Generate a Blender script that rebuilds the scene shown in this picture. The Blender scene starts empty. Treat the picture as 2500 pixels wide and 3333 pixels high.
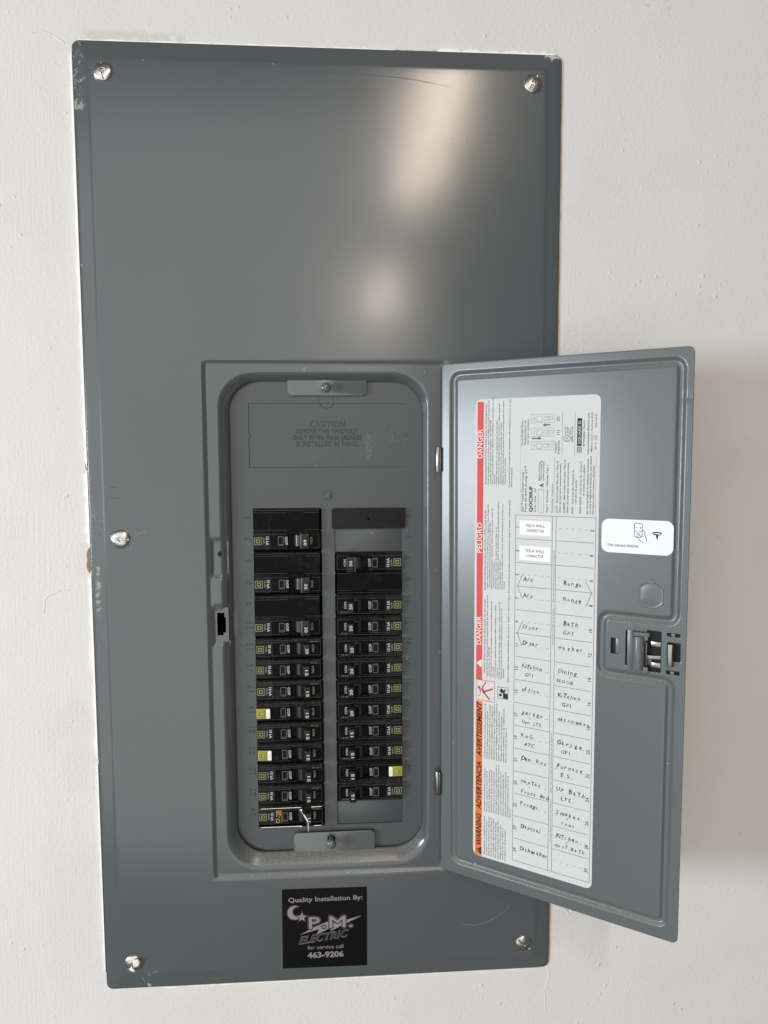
import bpy, bmesh, math, random
import numpy as np
from mathutils import Matrix, Vector
random.seed(7); np.random.seed(7)
C = bpy.context.scene.collection
SC = bpy.context.scene
R = math.radians
MM = 0.001

# ---------------------------------------------------------------- camera, world, lamps
cam = bpy.data.cameras.new('camera'); camo = bpy.data.objects.new('camera', cam); C.objects.link(camo)
camo.location = (0.00852, -0.61467, 0.0709)
camo.rotation_euler = (1.49036, 0.00442, -0.06566)
cam.sensor_fit = 'VERTICAL'; cam.sensor_height = 24.0; cam.lens = 2342.39 / 3333 * 24.0
cam.clip_start = 0.02; cam.clip_end = 50
SC.camera = camo

W = bpy.data.worlds.new('World'); SC.world = W; W.use_nodes = True
bg = W.node_tree.nodes['Background']
bg.inputs[0].default_value = (1.0, 0.94, 0.87, 1); bg.inputs[1].default_value = 0.13

def area(name, loc, target, sx, sy, power, col, spread=180):
    l = bpy.data.lights.new(name, 'AREA'); l.shape = 'RECTANGLE'; l.size = sx; l.size_y = sy
    l.energy = power; l.color = col; l.spread = R(spread)
    o = bpy.data.objects.new(name, l); C.objects.link(o); o.location = loc
    d = Vector(target) - Vector(loc); o.rotation_euler = d.to_track_quat('-Z', 'Y').to_euler()
    return o
# daylight from the open doorway on the left
area('doorway_daylight', (-2.58, -1.62, -0.02), (0, 0, -0.02), 1.05, 0.72, 71, (0.86, 0.94, 1.0))
# added fill lamps in place of unseen room surfaces, brightening the cover's left side
area('added_fill_left', (-1.75, -4.6, -0.20), (-1.75, 0, -0.20), 4.5, 5.4, 118, (1.0, 0.97, 0.93))
area('added_fill_middle', (0.30, -4.7, 0.55), (0.30, 0, 0.55), 0.9, 1.6, 2.6, (1.0, 0.96, 0.90))
# two ceiling tubes in one row behind the camera
def tube_lamp(name, y0, y1, power):
    l = bpy.data.lights.new(name, 'AREA'); l.shape = 'RECTANGLE'; l.size = 0.11; l.size_y = abs(y1 - y0)
    l.energy = power; l.color = (1.0, 0.83, 0.66)
    o = bpy.data.objects.new(name, l); C.objects.link(o); o.location = (0.37, (y0 + y1) / 2, 1.27)
tube_lamp('ceiling_tube_near', -1.62, -2.95, 18)
tube_lamp('ceiling_tube_far', -4.35, -5.85, 34)

SC.view_settings.view_transform = 'Standard'; SC.view_settings.look = 'None'
SC.view_settings.exposure = 0.11; SC.view_settings.gamma = 1
SC.cycles.max_bounces = 6; SC.cycles.diffuse_bounces = 4
SC.cycles.use_denoising = True

# ---------------------------------------------------------------- materials
def M0(name):
    m = bpy.data.materials.new(name); m.use_nodes = True
    return m, m.node_tree, m.node_tree.nodes['Principled BSDF']
def mat(name, col, rough=0.5, metal=0.0, bump=0, bscale=800, spec=0.5, coat=0.0, var=0.0, vscale=60):
    m, t, b = M0(name); N = t.nodes; L = t.links
    b.inputs['Base Color'].default_value = (*col, 1); b.inputs['Roughness'].default_value = rough
    b.inputs['Metallic'].default_value = metal; b.inputs['Specular IOR Level'].default_value = spec
    b.inputs['Coat Weight'].default_value = coat
    tc = N.new('ShaderNodeTexCoord')
    if bump:
        n = N.new('ShaderNodeTexNoise'); n.inputs['Scale'].default_value = bscale; n.inputs['Detail'].default_value = 3
        L.new(tc.outputs['Object'], n.inputs['Vector'])
        bp = N.new('ShaderNodeBump'); bp.inputs['Strength'].default_value = 1; bp.inputs['Distance'].default_value = bump
        L.new(n.outputs['Fac'], bp.inputs['Height']); L.new(bp.outputs[0], b.inputs['Normal'])
    if var:
        n = N.new('ShaderNodeTexNoise'); n.inputs['Scale'].default_value = vscale; n.inputs['Detail'].default_value = 5
        L.new(tc.outputs['Object'], n.inputs['Vector'])
        mx = N.new('ShaderNodeMix'); mx.data_type = 'RGBA'
        mx.inputs[6].default_value = (*[c * (1 - var) for c in col], 1)
        mx.inputs[7].default_value = (*[min(1, c * (1 + var)) for c in col], 1)
        L.new(n.outputs['Fac'], mx.inputs[0]); L.new(mx.outputs[2], b.inputs['Base Color'])
    return m

class NT:
    """small helper for chains of math nodes"""
    def __init__(s, t): s.t = t; s.N = t.nodes; s.L = t.links
    def m(s, op, a, b=None, c=None):
        n = s.N.new('ShaderNodeMath'); n.operation = op
        for i, v in enumerate((a, b, c)):
            if v is None: continue
            if isinstance(v, (int, float)): n.inputs[i].default_value = v
            else: s.L.new(v, n.inputs[i])
        return n.outputs[0]
    def ramp(s, v, a, b):
        n = s.N.new('ShaderNodeMapRange'); n.interpolation_type = 'SMOOTHSTEP'
        n.inputs[1].default_value = a; n.inputs[2].default_value = b
        s.L.new(v, n.inputs[0]); return n.outputs[0]
    def noise(s, vec, scale, detail=3, rough=0.5, stretch=None, off=None):
        if stretch or off:
            mp = s.N.new('ShaderNodeMapping')
            if stretch: mp.inputs['Scale'].default_value = stretch
            if off: mp.inputs['Location'].default_value = off
            s.L.new(vec, mp.inputs['Vector']); vec = mp.outputs[0]
        n = s.N.new('ShaderNodeTexNoise'); n.inputs['Scale'].default_value = scale
        n.inputs['Detail'].default_value = detail; n.inputs['Roughness'].default_value = rough
        s.L.new(vec, n.inputs['Vector']); return n.outputs['Fac']
    def box(s, X, Z, x0, x1, z0, z1, e=0.001):
        a = s.m('MULTIPLY', s.ramp(X, x0 - e, x0 + e), s.ramp(X, x1 + e, x1 - e))
        b = s.m('MULTIPLY', s.ramp(Z, z0 - e, z0 + e), s.ramp(Z, z1 + e, z1 - e))
        return s.m('MULTIPLY', a, b)
    def mix(s, f, a, b):
        n = s.N.new('ShaderNodeMix'); n.data_type = 'RGBA'
        for i, v in ((0, f), (6, a), (7, b)):
            if isinstance(v, tuple): n.inputs[i].default_value = (*v, 1)
            elif isinstance(v, float): n.inputs[i].default_value = v
            else: s.L.new(v, n.inputs[i])
        return n.outputs[2]

GREY = (0.081, 0.093, 0.098)
def paint(name, marks=(), dust=0.0, spec=0.6, base=GREY, rough=0.17, smudge=0.0, darks=(), specks=True):
    m, t, b = M0(name); T = NT(t); N = T.N; L = T.L
    tc = N.new('ShaderNodeTexCoord'); O = tc.outputs['Object']
    sx = N.new('ShaderNodeSeparateXYZ'); L.new(O, sx.inputs[0]); X, Z = sx.outputs[0], sx.outputs[2]
    n1 = T.noise(O, 7, 4)
    col = T.mix(n1, tuple(c * 0.93 for c in base), tuple(c * 1.07 for c in base))
    rgh = T.m('MULTIPLY_ADD', T.noise(O, 16, 6, 0.65), 0.09, rough - 0.04)
    fine = T.noise(O, 420, 5, 0.65); big = T.noise(O, 90, 5, 0.7, off=(3.1, 0, 1.7))
    if smudge:
        f = T.m('MULTIPLY', T.ramp(T.noise(O, 38, 6, 0.72, off=(9, 2, 4)), 0.60, 0.72), smudge)
        col = T.mix(f, col, (0.34, 0.34, 0.33)); rgh = T.m('MULTIPLY_ADD', f, 0.3, rgh)
    if specks:
        f = T.m('MULTIPLY', T.ramp(T.noise(O, 240, 2, 0.5, off=(1, 5, 2)), 0.765, 0.80), 0.7)
        col = T.mix(f, col, (0.45, 0.45, 0.43))
        # faint long scratches
        f = T.m('MULTIPLY', T.ramp(T.noise(O, 14, 5, 0.8, stretch=(9, 1, 1.1), off=(2, 0, 3)), 0.70, 0.745), 0.22)
        col = T.mix(f, col, (0.30, 0.31, 0.31))
    if marks:
        wx = T.m('MULTIPLY_ADD', T.m('SUBTRACT', T.noise(O, 130, 4, 0.6, off=(5, 1, 8)), 0.5), 0.009, X)
        wz = T.m('MULTIPLY_ADD', T.m('SUBTRACT', T.noise(O, 60, 4, 0.6, off=(2, 9, 4)), 0.5), 0.030, Z)
    for (x0, x1, z0, z1, thr, amt) in marks:
        k = T.m('MULTIPLY', T.box(wx, wz, x0 * MM, x1 * MM, z0 * MM, z1 * MM, 0.0015),
                T.ramp(T.m('MULTIPLY_ADD', big, 0.55, T.m('MULTIPLY', fine, 0.45)), thr - 0.03, thr + 0.03))
        col = T.mix(T.m('MULTIPLY', k, amt), col, (0.66, 0.65, 0.62)); rgh = T.m('MULTIPLY_ADD', k, 0.25, rgh)
    for (x0, x1, z0, z1, e) in darks:
        k = T.m('MULTIPLY', T.box(X, Z, x0 * MM, x1 * MM, z0 * MM, z1 * MM, e * MM), 0.75)
        col = T.mix(k, col, (0.035, 0.037, 0.04))
    if dust:
        g = N.new('ShaderNodeNewGeometry'); s2 = N.new('ShaderNodeSeparateXYZ'); L.new(g.outputs['Normal'], s2.inputs[0])
        k = T.m('MULTIPLY', T.ramp(s2.outputs[2], 0.22, 0.75), T.ramp(T.noise(O, 700, 5, 0.75), 0.20, 0.70))
        k = T.m('MULTIPLY', k, dust)
        col = T.mix(k, col, (0.27, 0.25, 0.21)); rgh = T.m('MULTIPLY_ADD', k, 0.5, rgh)
    L.new(col, b.inputs['Base Color']); L.new(rgh, b.inputs['Roughness']); b.inputs['Specular IOR Level'].default_value = spec
    bp = N.new('ShaderNodeBump'); bp.inputs['Strength'].default_value = 1; bp.inputs['Distance'].default_value = 0.00001
    h = T.m('ADD', T.noise(O, 950, 1), T.m('MULTIPLY', T.noise(O, 9, 2), 18.0))
    L.new(h, bp.inputs['Height']); L.new(bp.outputs[0], b.inputs['Normal'])
    return m

m_cover = paint('grey_enamel_cover', dust=0.55, marks=[
    (-199.5, -191, 345, 402, 0.55, 0.32), (-194.6, -192.2, -60, -20, 0.52, 0.38), (-194.0, -192, -105, -60, 0.57, 0.35),
    (-168, -160, -402, -398.6, 0.52, 0.8), (184, 197, 398, 402, 0.47, 0.85), (-196, -184, -8, 28, 0.60, 0.22), (-60, 28, 139, 147, 0.60, 0.14),
    (-200, -198, -395, 390, 0.615, 0.6), (198, 200, 120, 275, 0.62, 0.6), (-164, -154, -386.5, -384.5, 0.52, 0.2), (150, 190, 60, 140, 0.645, 0.12), (-150, -60, -120, -40, 0.66, 0.10)],
    darks=[(-180.5, -175, 43.4, 44.6, 0.8), (-181, -172.5, 34.8, 35.8, 0.8)])
m_door = paint('grey_enamel_door', spec=0.45, dust=0.75, base=(0.104, 0.119, 0.125), rough=0.265)
m_dead = paint('shaded_enamel_deadfront', spec=0.38, marks=[(33, 38.5, 66, 88, 0.50, 0.09), (48, 64, 82, 100, 0.55, 0.08), (8, 17, 60.5, 68, 0.53, 0.08), (-12, -8, 60, 68, 0.53, 0.06), (-2, 6, 106, 112, 0.53, 0.08), (60, 90, -60, 20, 0.62, 0.12)], base=(0.066, 0.075, 0.079), rough=0.30)  # same enamel as the cover, recess shade put into a darker base
m_tab = paint('grey_enamel_tab', base=(0.10, 0.112, 0.115), specks=False)
m_black = mat('black_moulded_plastic', (0.004, 0.004, 0.005), 0.4, spec=0.1, bump=0.00003, bscale=900, var=0.3, vscale=300)
def dusty(name, base, rough, amt, spec=0.06):
    m, t, b = M0(name); T = NT(t); N = T.N; L = T.L
    tc = N.new('ShaderNodeTexCoord'); O = tc.outputs['Object']
    oi = N.new('ShaderNodeObjectInfo')
    mp = N.new('ShaderNodeVectorMath'); mp.operation = 'ADD'; L.new(O, mp.inputs[0]); L.new(oi.outputs['Location'], mp.inputs[1]); O = mp.outputs[0]
    g = N.new('ShaderNodeNewGeometry'); s2 = N.new('ShaderNodeSeparateXYZ'); L.new(g.outputs['Normal'], s2.inputs[0])
    k = T.m('MULTIPLY', T.ramp(s2.outputs[2], 0.18, 0.8), T.ramp(T.noise(O, 700, 5, 0.75), 0.36, 0.68))
    k2 = T.m('MULTIPLY', T.ramp(T.noise(O, 75, 5, 0.7), 0.52, 0.78), 0.16)
    f = T.m('MULTIPLY', T.m('ADD', T.m('MULTIPLY', k, amt), k2), T.m('MULTIPLY_ADD', T.noise(oi.outputs['Location'], 60, 0), 1.6, 0.25))
    f = T.m('ADD', f, T.m('MULTIPLY', T.ramp(T.noise(O, 600, 2), 0.735, 0.78), 0.25))
    col = T.mix(f, base, (0.125, 0.113, 0.098))
    L.new(col, b.inputs['Base Color']); b.inputs['Roughness'].default_value = rough; b.inputs['Specular IOR Level'].default_value = spec
    L.new(T.m('MULTIPLY_ADD', f, 0.6, rough), b.inputs['Roughness'])
    bp = N.new('ShaderNodeBump'); bp.inputs['Distance'].default_value = 0.00004
    L.new(T.noise(O, 900, 2), bp.inputs['Height']); L.new(bp.outputs[0], b.inputs['Normal'])
    return m
m_body = dusty('black_phenolic_body', (0.0028, 0.0028, 0.0036), 0.33, 0.42)
m_bodyg = dusty('charcoal_phenolic_body', (0.0085, 0.009, 0.0105), 0.45, 0.5, 0.12)
m_handle = dusty('black_handle_plastic', (0.011, 0.0113, 0.0125), 0.32, 0.65, 0.22)
m_rocker = mat('dark_rocker_plastic', (0.02, 0.021, 0.025), 0.3)
m_hnd2 = mat('pale_handle_edge', (0.10, 0.10, 0.105), 0.25)
m_win = mat('window_rim_plastic', (0.12, 0.12, 0.125), 0.4, spec=0.2)
m_winin = mat('window_glass_plastic', (0.007, 0.007, 0.008), 0.4, spec=0.1)
m_white = mat('white_print', (0.62, 0.62, 0.60), 0.5)
m_wdim = mat('grey_print', (0.22, 0.22, 0.22), 0.5)
m_ygrn = mat('yellow_green_print', (0.20, 0.21, 0.07), 0.5, var=0.15, vscale=900)
m_ybut = mat('yellow_green_button', (0.36, 0.34, 0.05), 0.38, var=0.12, vscale=500)
m_test = mat('white_test_button', (0.88, 0.87, 0.83), 0.3)
m_yel = mat('amber_sticker_print', (0.62, 0.36, 0.06), 0.5)
m_filler = mat('textured_black_plastic', (0.012, 0.011, 0.011), 0.6, bump=0.0009, bscale=1300, var=0.75, vscale=700, spec=0.25)
m_void = mat('hole_and_enclosure_black', (0.004, 0.004, 0.004), 0.8, spec=0.05)  # near-black box interior; flat discs of it also paint the shade of small holes
m_paper = mat('label_paper', (0.56, 0.572, 0.565), 0.6, spec=0.2, var=0.035, vscale=120, bump=0.00002, bscale=500)
m_gloss = mat('glossy_white_vinyl', (0.74, 0.74, 0.775), 0.4, spec=0.25)
m_tape = mat('white_tape', (0.76, 0.76, 0.75), 0.45, spec=0.2, bump=0.00008, bscale=200)
m_red = mat('red_print', (0.60, 0.085, 0.08), 0.6, spec=0.15, var=0.08, vscale=400)
m_orange = mat('orange_print', (0.68, 0.155, 0.035), 0.6, spec=0.15, var=0.08, vscale=400)
m_ink = mat('black_print', (0.022, 0.022, 0.024), 0.6, spec=0.15)
m_ink2 = mat('soft_grey_print', (0.10, 0.10, 0.105), 0.6, spec=0.15)
m_pen = mat('pen_ink', (0.012, 0.012, 0.015), 0.6, spec=0.15)
m_wprint = mat('white_print_on_bar', (0.80, 0.80, 0.79), 0.6, spec=0.15)
m_figred = mat('crimson_print', (0.50, 0.03, 0.055), 0.6, spec=0.15)
m_vinyl = mat('black_vinyl', (0.003, 0.003, 0.004), 0.3, spec=0.15)
m_pink = mat('pinkish_grey_print', (0.235, 0.205, 0.22), 0.5)
m_outl = mat('thin_grey_print', (0.11, 0.10, 0.105), 0.5)
m_zinc = mat('zinc_plated_steel', (0.46, 0.465, 0.455), 0.27, 1.0, bump=0.00001, bscale=250, var=0.2, vscale=300)
m_spring = mat('spring_steel', (0.27, 0.27, 0.26), 0.32, 1.0, bump=0.00005, bscale=250)
m_chrome = mat('bright_steel', (0.58, 0.585, 0.58), 0.2, 1.0, bump=0.00005, bscale=250)
m_darkst = mat('shadowed_steel_slot', (0.05, 0.05, 0.05), 0.5, 0.6)
m_latch = mat('grey_latch_plastic', (0.115, 0.118, 0.122), 0.34, bump=0.00002, bscale=500)
m_latchd = mat('dark_latch_housing', (0.014, 0.014, 0.015), 0.6, spec=0.15, bump=0.0001, bscale=1200)
m_caulk = mat('white_caulk', (0.90, 0.885, 0.86), 0.5, bump=0.0006, bscale=180)
m_tan = mat('bare_drywall_paper', (0.24, 0.19, 0.135), 0.85, bump=0.0006, bscale=400, var=0.25, vscale=300)
m_tan2 = mat('tan_drywall_edge', (0.50, 0.42, 0.30), 0.85, bump=0.0006, bscale=300, var=0.2, vscale=150)
m_cream = mat('cream_paint_drip', (0.80, 0.74, 0.66), 0.3)

def wall_mat():
    m, t, b = M0('painted_drywall'); T = NT(t); N = T.N; L = T.L
    tc = N.new('ShaderNodeTexCoord'); O = tc.outputs['Object']
    sx = N.new('ShaderNodeSeparateXYZ'); L.new(O, sx.inputs[0]); X, Z = sx.outputs[0], sx.outputs[2]
    c = T.mix(T.noise(O, 3.2, 3), (0.65, 0.636, 0.622), (0.695, 0.68, 0.668))
    c = T.mix(T.m('MULTIPLY', T.ramp(T.noise(O, 9, 5, 0.6), 0.5, 0.75), 0.35), c, (0.585, 0.57, 0.555))
    RX, RZ = X, Z
    X = T.m('MULTIPLY_ADD', T.m('SUBTRACT', T.noise(O, 45, 4), 0.5), 0.05, X); Z = T.m('MULTIPLY_ADD', T.m('SUBTRACT', T.noise(O, 40, 4, off=(3, 3, 3)), 0.5), 0.05, Z)
    # touched-up patches of a slightly cooler white
    pk = T.box(X, Z, -0.25, -0.196, -0.39, -0.27, 0.012)
    c = T.mix(T.m('MULTIPLY', pk, 0.22), c, (0.58, 0.555, 0.58))
    pk = T.box(X, Z, -0.19, -0.07, -0.47, -0.408, 0.012)
    c = T.mix(T.m('MULTIPLY', pk, 0.25), c, (0.59, 0.56, 0.565))
    # yellowed strip over the top left corner
    pk = T.m('MULTIPLY', T.box(RX, RZ, -0.192, -0.11, 0.400, 0.4095, 0.003), T.ramp(T.noise(O, 160, 4), 0.35, 0.6))
    c = T.mix(T.m('MULTIPLY', pk, 0.45), c, (0.50, 0.46, 0.38))
    X, Z = RX, RZ
    spk = T.ramp(T.noise(O, 130, 2, off=(4, 4, 4)), 0.775, 0.80)
    c = T.mix(T.m('MULTIPLY', spk, 0.35), c, (0.30, 0.28, 0.26))
    L.new(c, b.inputs['Base Color']); b.inputs['Roughness'].default_value = 0.55
    b.inputs['Specular IOR Level'].default_value = 0.35
    # roller stipple, brush strokes, specks
    left = T.ramp(X, -0.12, -0.2)
    st = T.noise(O, 320, 4, 0.6)
    br = T.noise(O, 60, 4, 0.6, stretch=(14, 1, 0.35))
    brm = T.m('MULTIPLY', left, T.ramp(T.noise(O, 5, 2, off=(0, 0, 7)), 0.35, 0.6))
    vo = N.new('ShaderNodeTexVoronoi'); vo.inputs['Scale'].default_value = 110; L.new(O, vo.inputs['Vector'])
    sp = T.m('MULTIPLY', T.ramp(vo.outputs['Distance'], 0.22, 0.05), T.ramp(T.noise(O, 17, 4, 0.7), 0.52, 0.66))
    h = T.m('ADD', T.m('MULTIPLY', st, 0.75), T.m('MULTIPLY', T.m('MULTIPLY', br, brm), 0.6))
    h = T.m('ADD', h, T.m('MULTIPLY', sp, 1.3))
    h = T.m('ADD', h, T.m('MULTIPLY', T.noise(O, 11, 3), 3.0))
    bp = N.new('ShaderNodeBump'); bp.inputs['Distance'].default_value = 0.00042; bp.inputs['Strength'].default_value = 1
    L.new(h, bp.inputs['Height']); L.new(bp.outputs[0], b.inputs['Normal'])
    return m
m_wall = wall_mat()

# ---------------------------------------------------------------- mesh helpers
class MB:
    def __init__(s): s.v = []; s.f = []; s.mi = []; s.mats = []
    def mi_(s, m):
        if m not in s.mats: s.mats.append(m)
        return s.mats.index(m)
    def add(s, vs, fs, m):
        o = len(s.v); s.v += [tuple(v) for v in vs]; i = s.mi_(m)
        for f in fs: s.f.append(tuple(o + a for a in f)); s.mi.append(i)
        return s
    def box(s, x0, x1, y0, y1, z0, z1, m):
        vs = [(x, y, z) for x in (x0, x1) for y in (y0, y1) for z in (z0, z1)]
        return s.add([(a * MM, b * MM, c * MM) for a, b, c in vs],
                     [(0, 1, 3, 2), (4, 6, 7, 5), (0, 4, 5, 1), (2, 3, 7, 6), (0, 2, 6, 4), (1, 5, 7, 3)], m)
    def extr(s, poly, axis, a, b, m):
        """poly in the two other axes (mm), extruded from a to b along axis"""
        n = len(poly); vs = []
        for t in (a, b):
            for p, q in poly:
                vs.append({'x': (t, p, q), 'y': (p, t, q), 'z': (p, q, t)}[axis])
        fs = [tuple(range(n)), tuple(range(2 * n - 1, n - 1, -1))] + [(i, (i + 1) % n, n + (i + 1) % n, n + i) for i in range(n)]
        return s.add([(x * MM, y * MM, z * MM) for x, y, z in vs], fs, m)
    def tube(s, pts, r, m, n=8, flat=1.0):
        pts = [Vector(p) for p in pts]; vs = []; fs = []
        up0 = Vector((0, -1, 0.01))
        for i, p in enumerate(pts):
            d = (pts[min(i + 1, len(pts) - 1)] - pts[max(i - 1, 0)]).normalized()
            a = d.cross(up0).normalized(); b = a.cross(d).normalized()
            for k in range(n):
                t = 2 * math.pi * k / n; q = p + a * math.cos(t) * r + b * math.sin(t) * r * flat
                vs.append(q * MM)
        for i in range(len(pts) - 1):
            for k in range(n): fs.append((i * n + k, i * n + (k + 1) % n, (i + 1) * n + (k + 1) % n, (i + 1) * n + k))
        fs.append(tuple(range(n))); fs.append(tuple(range(len(vs) - 1, len(vs) - n - 1, -1)))
        return s.add(vs, fs, m)
    def lathe(s, prof, cx, cz, m, n=40, caps=True):
        """prof: (radius, y) list in mm, about the y axis through cx, cz"""
        vs = []; fs = []
        for r, y in prof:
            for k in range(n):
                t = 2 * math.pi * k / n; vs.append(((cx + r * math.cos(t)) * MM, y * MM, (cz + r * math.sin(t)) * MM))
        for i in range(len(prof) - 1):
            for k in range(n): fs.append((i * n + k, (i + 1) * n + k, (i + 1) * n + (k + 1) % n, i * n + (k + 1) % n))
        if caps: fs.append(tuple(range(n))[::-1]) ; fs.append(tuple(range((len(prof) - 1) * n, len(prof) * n)))
        return s.add(vs, fs, m)
    def ring(s, cx, cz, r0, r1, y0, y1, m, n=40):
        return s.lathe([(r0, y1), (r0 + (r1 - r0) * .3, y0), (r0 + (r1 - r0) * .7, y0), (r1, y1)], cx, cz, m, n, caps=False)
    def poly(s, pts, y, m):
        """flat polygon facing -y (x,z mm)"""
        a = sum(pts[i][0] * pts[(i + 1) % len(pts)][1] - pts[(i + 1) % len(pts)][0] * pts[i][1] for i in range(len(pts)))
        if a < 0: pts = pts[::-1]
        return s.add([(x * MM, y * MM, z * MM) for x, z in pts], [tuple(range(len(pts)))], m)
    def rect(s, x0, x1, z0, z1, y, m): return s.poly([(x0, z0), (x1, z0), (x1, z1), (x0, z1)], y, m)
    def line(s, p, q, w, y, m):
        d = Vector((q[0] - p[0], q[1] - p[1])); d.normalize(); n = Vector((-d.y, d.x)) * w / 2
        return s.poly([(p[0] - n.x, p[1] - n.y), (q[0] - n.x, q[1] - n.y), (q[0] + n.x, q[1] + n.y), (p[0] + n.x, p[1] + n.y)], y, m)
    def pline(s, pts, w, y, m):
        for a, b in zip(pts, pts[1:]): s.line(a, b, w, y, m)
    def build(s, name, parent=None, smooth=False, bevel=0, seg=2, merge=False, angle=35):
        me = bpy.data.meshes.new(name); me.from_pydata(s.v, [], s.f)
        for m in s.mats: me.materials.append(m)
        me.polygons.foreach_set('material_index', s.mi)
        if bevel or merge:
            bm = bmesh.new(); bm.from_mesh(me)
            if merge: bmesh.ops.remove_doubles(bm, verts=bm.verts, dist=1e-6)
            if bevel:
                bmesh.ops.recalc_face_normals(bm, faces=bm.faces)
                es = [e for e in bm.edges if len(e.link_faces) == 2 and e.calc_face_angle(0) > R(25)]
                bmesh.ops.bevel(bm, geom=es, offset=bevel * MM, segments=seg, affect='EDGES', profile=0.5, clamp_overlap=True)
            bm.to_mesh(me); bm.free()
        if smooth or bevel:
            me.polygons.foreach_set('use_smooth', [True] * len(me.polygons))
            me.set_sharp_from_angle(angle=R(angle))
        me.update()
        o = bpy.data.objects.new(name, me); C.objects.link(o)
        if parent: o.parent = parent
        return o

def thing(o, label, cat, group=None, kind=None):
    o['label'] = label; o['category'] = cat
    if group: o['group'] = group
    if kind: o['kind'] = kind
    return o
def empty(name, loc=(0, 0, 0), rot=(0, 0, 0)):
    o = bpy.data.objects.new(name, None); C.objects.link(o); o.location = loc; o.rotation_euler = rot
    o.empty_display_size = 0.01
    return o
def rrect(x0, x1, z0, z1, r, n=6):
    pts = []
    for cx, cz, a0 in ((x1 - r, z1 - r, 0), (x0 + r, z1 - r, 90), (x0 + r, z0 + r, 180), (x1 - r, z0 + r, 270)):
        for k in range(n + 1):
            t = R(a0 + 90 * k / n); pts.append((cx + r * math.cos(t), cz + r * math.sin(t)))
    return pts

# ---- text: filled glyph outlines turned into flat or raised mesh
_tc = {}
def text_mesh(s, off=0.0, shear=0.0, space=1.0, extrude=0.0, bev=0.0):
    key = (s, off, shear, space, extrude, bev)
    if key in _tc: return _tc[key]
    cu = bpy.data.curves.new('t', 'FONT'); cu.body = s; cu.resolution_u = 2; cu.offset = off; cu.shear = shear
    cu.space_character = space; cu.extrude = extrude; cu.bevel_depth = bev; cu.bevel_resolution = 0
    ob = bpy.data.objects.new('t', cu)
    me = ob.to_mesh()
    n = len(me.vertices); co = np.zeros(n * 3); me.vertices.foreach_get('co', co); co = co.reshape(-1, 3).copy()
    fs = [tuple(p.vertices) for p in me.polygons]
    ob.to_mesh_clear(); bpy.data.objects.remove(ob); bpy.data.curves.remove(cu)
    _tc[key] = (co, fs); return co, fs
CAP = float(text_mesh('H')[0][:, 1].max())
def put_text(mb, s, x, z, h, y, m, w=None, rot=0, align='L', off=0.0, shear=0.0, space=1.0, raised=0, tilt=0):
    """x,z: anchor of the baseline in mm; h: cap height; w: total width; rot 0 upright, 90 reads upward, -90 reads downward"""
    if raised: co, fs = text_mesh(s, -raised / (h / CAP) * .4, shear, space, 0.002, raised / (h / CAP))
    else: co, fs = text_mesh(s, off, shear, space)
    if not len(co): return
    a = co.copy(); x0, x1 = a[:, 0].min(), a[:, 0].max(); sc = h / CAP
    sx = (w / (x1 - x0)) if w else sc * 0.94
    wd = (x1 - x0) * sx
    u = (a[:, 0] - x0) * sx + {'L': 0, 'C': -wd / 2, 'R': -wd}[align]; v = a[:, 1] * sc
    t = R(rot + tilt); X = x + u * math.cos(t) - v * math.sin(t); Z = z + u * math.sin(t) + v * math.cos(t)
    Y = np.full(len(a), float(y)) - (a[:, 2] * sc if raised else 0)
    mb.add(np.stack([X, Y, Z], 1) * MM, fs, m)

# ================================================================= SETTING: the wall
wl = MB()
hx0, hx1, hz0, hz1 = -185, 185, -388, 388     # rough opening behind the cover
for (a, b, c, d) in ((-1600, hx0, -1500, 1500), (hx1, 1600, -1500, 1500), (hx0, hx1, hz1, 1500), (hx0, hx1, -1500, hz0)):
    wl.add([(a * MM, .0035, c * MM), (b * MM, .0035, c * MM), (b * MM, .0035, d * MM), (a * MM, .0035, d * MM)], [(0, 1, 2, 3)], m_wall)
    wl.add([(a * MM, .016, c * MM), (b * MM, .016, c * MM), (b * MM, .016, d * MM), (a * MM, .016, d * MM)], [(0, 3, 2, 1)], m_wall)
for (a, c, b, d) in ((hx0, hz0, hx0, hz1), (hx1, hz1, hx1, hz0), (hx0, hz1, hx1, hz1), (hx1, hz0, hx0, hz0)):
    wl.add([(a * MM, .0035, c * MM), (b * MM, .0035, d * MM), (b * MM, .016, d * MM), (a * MM, .016, c * MM)], [(0, 1, 2, 3)], m_tan2)
wall = wl.build('wall'); wall['kind'] = 'structure'

def blob(name, pts, y0, y1, m, parent=None, bevel=0.4):
    mb = MB(); mb.extr(pts, 'y', y0, y1, m); return mb.build(name, parent, smooth=True, bevel=bevel, angle=60)
def jag(x0, z0, x1, z1, wmin, wmax, n, side, seed):
    """irregular strip along an edge: one straight side, one ragged side"""
    rr = random.Random(seed); P = []; Q = []
    for i in range(n + 1):
        t = i / n; x = x0 + (x1 - x0) * t; z = z0 + (z1 - z0) * t
        w = rr.uniform(wmin, wmax) * (0.3 if i in (0, n) else 1)
        P.append((x, z)); Q.append((x + side[0] * w, z + side[1] * w))
    return P + Q[::-1]
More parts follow.
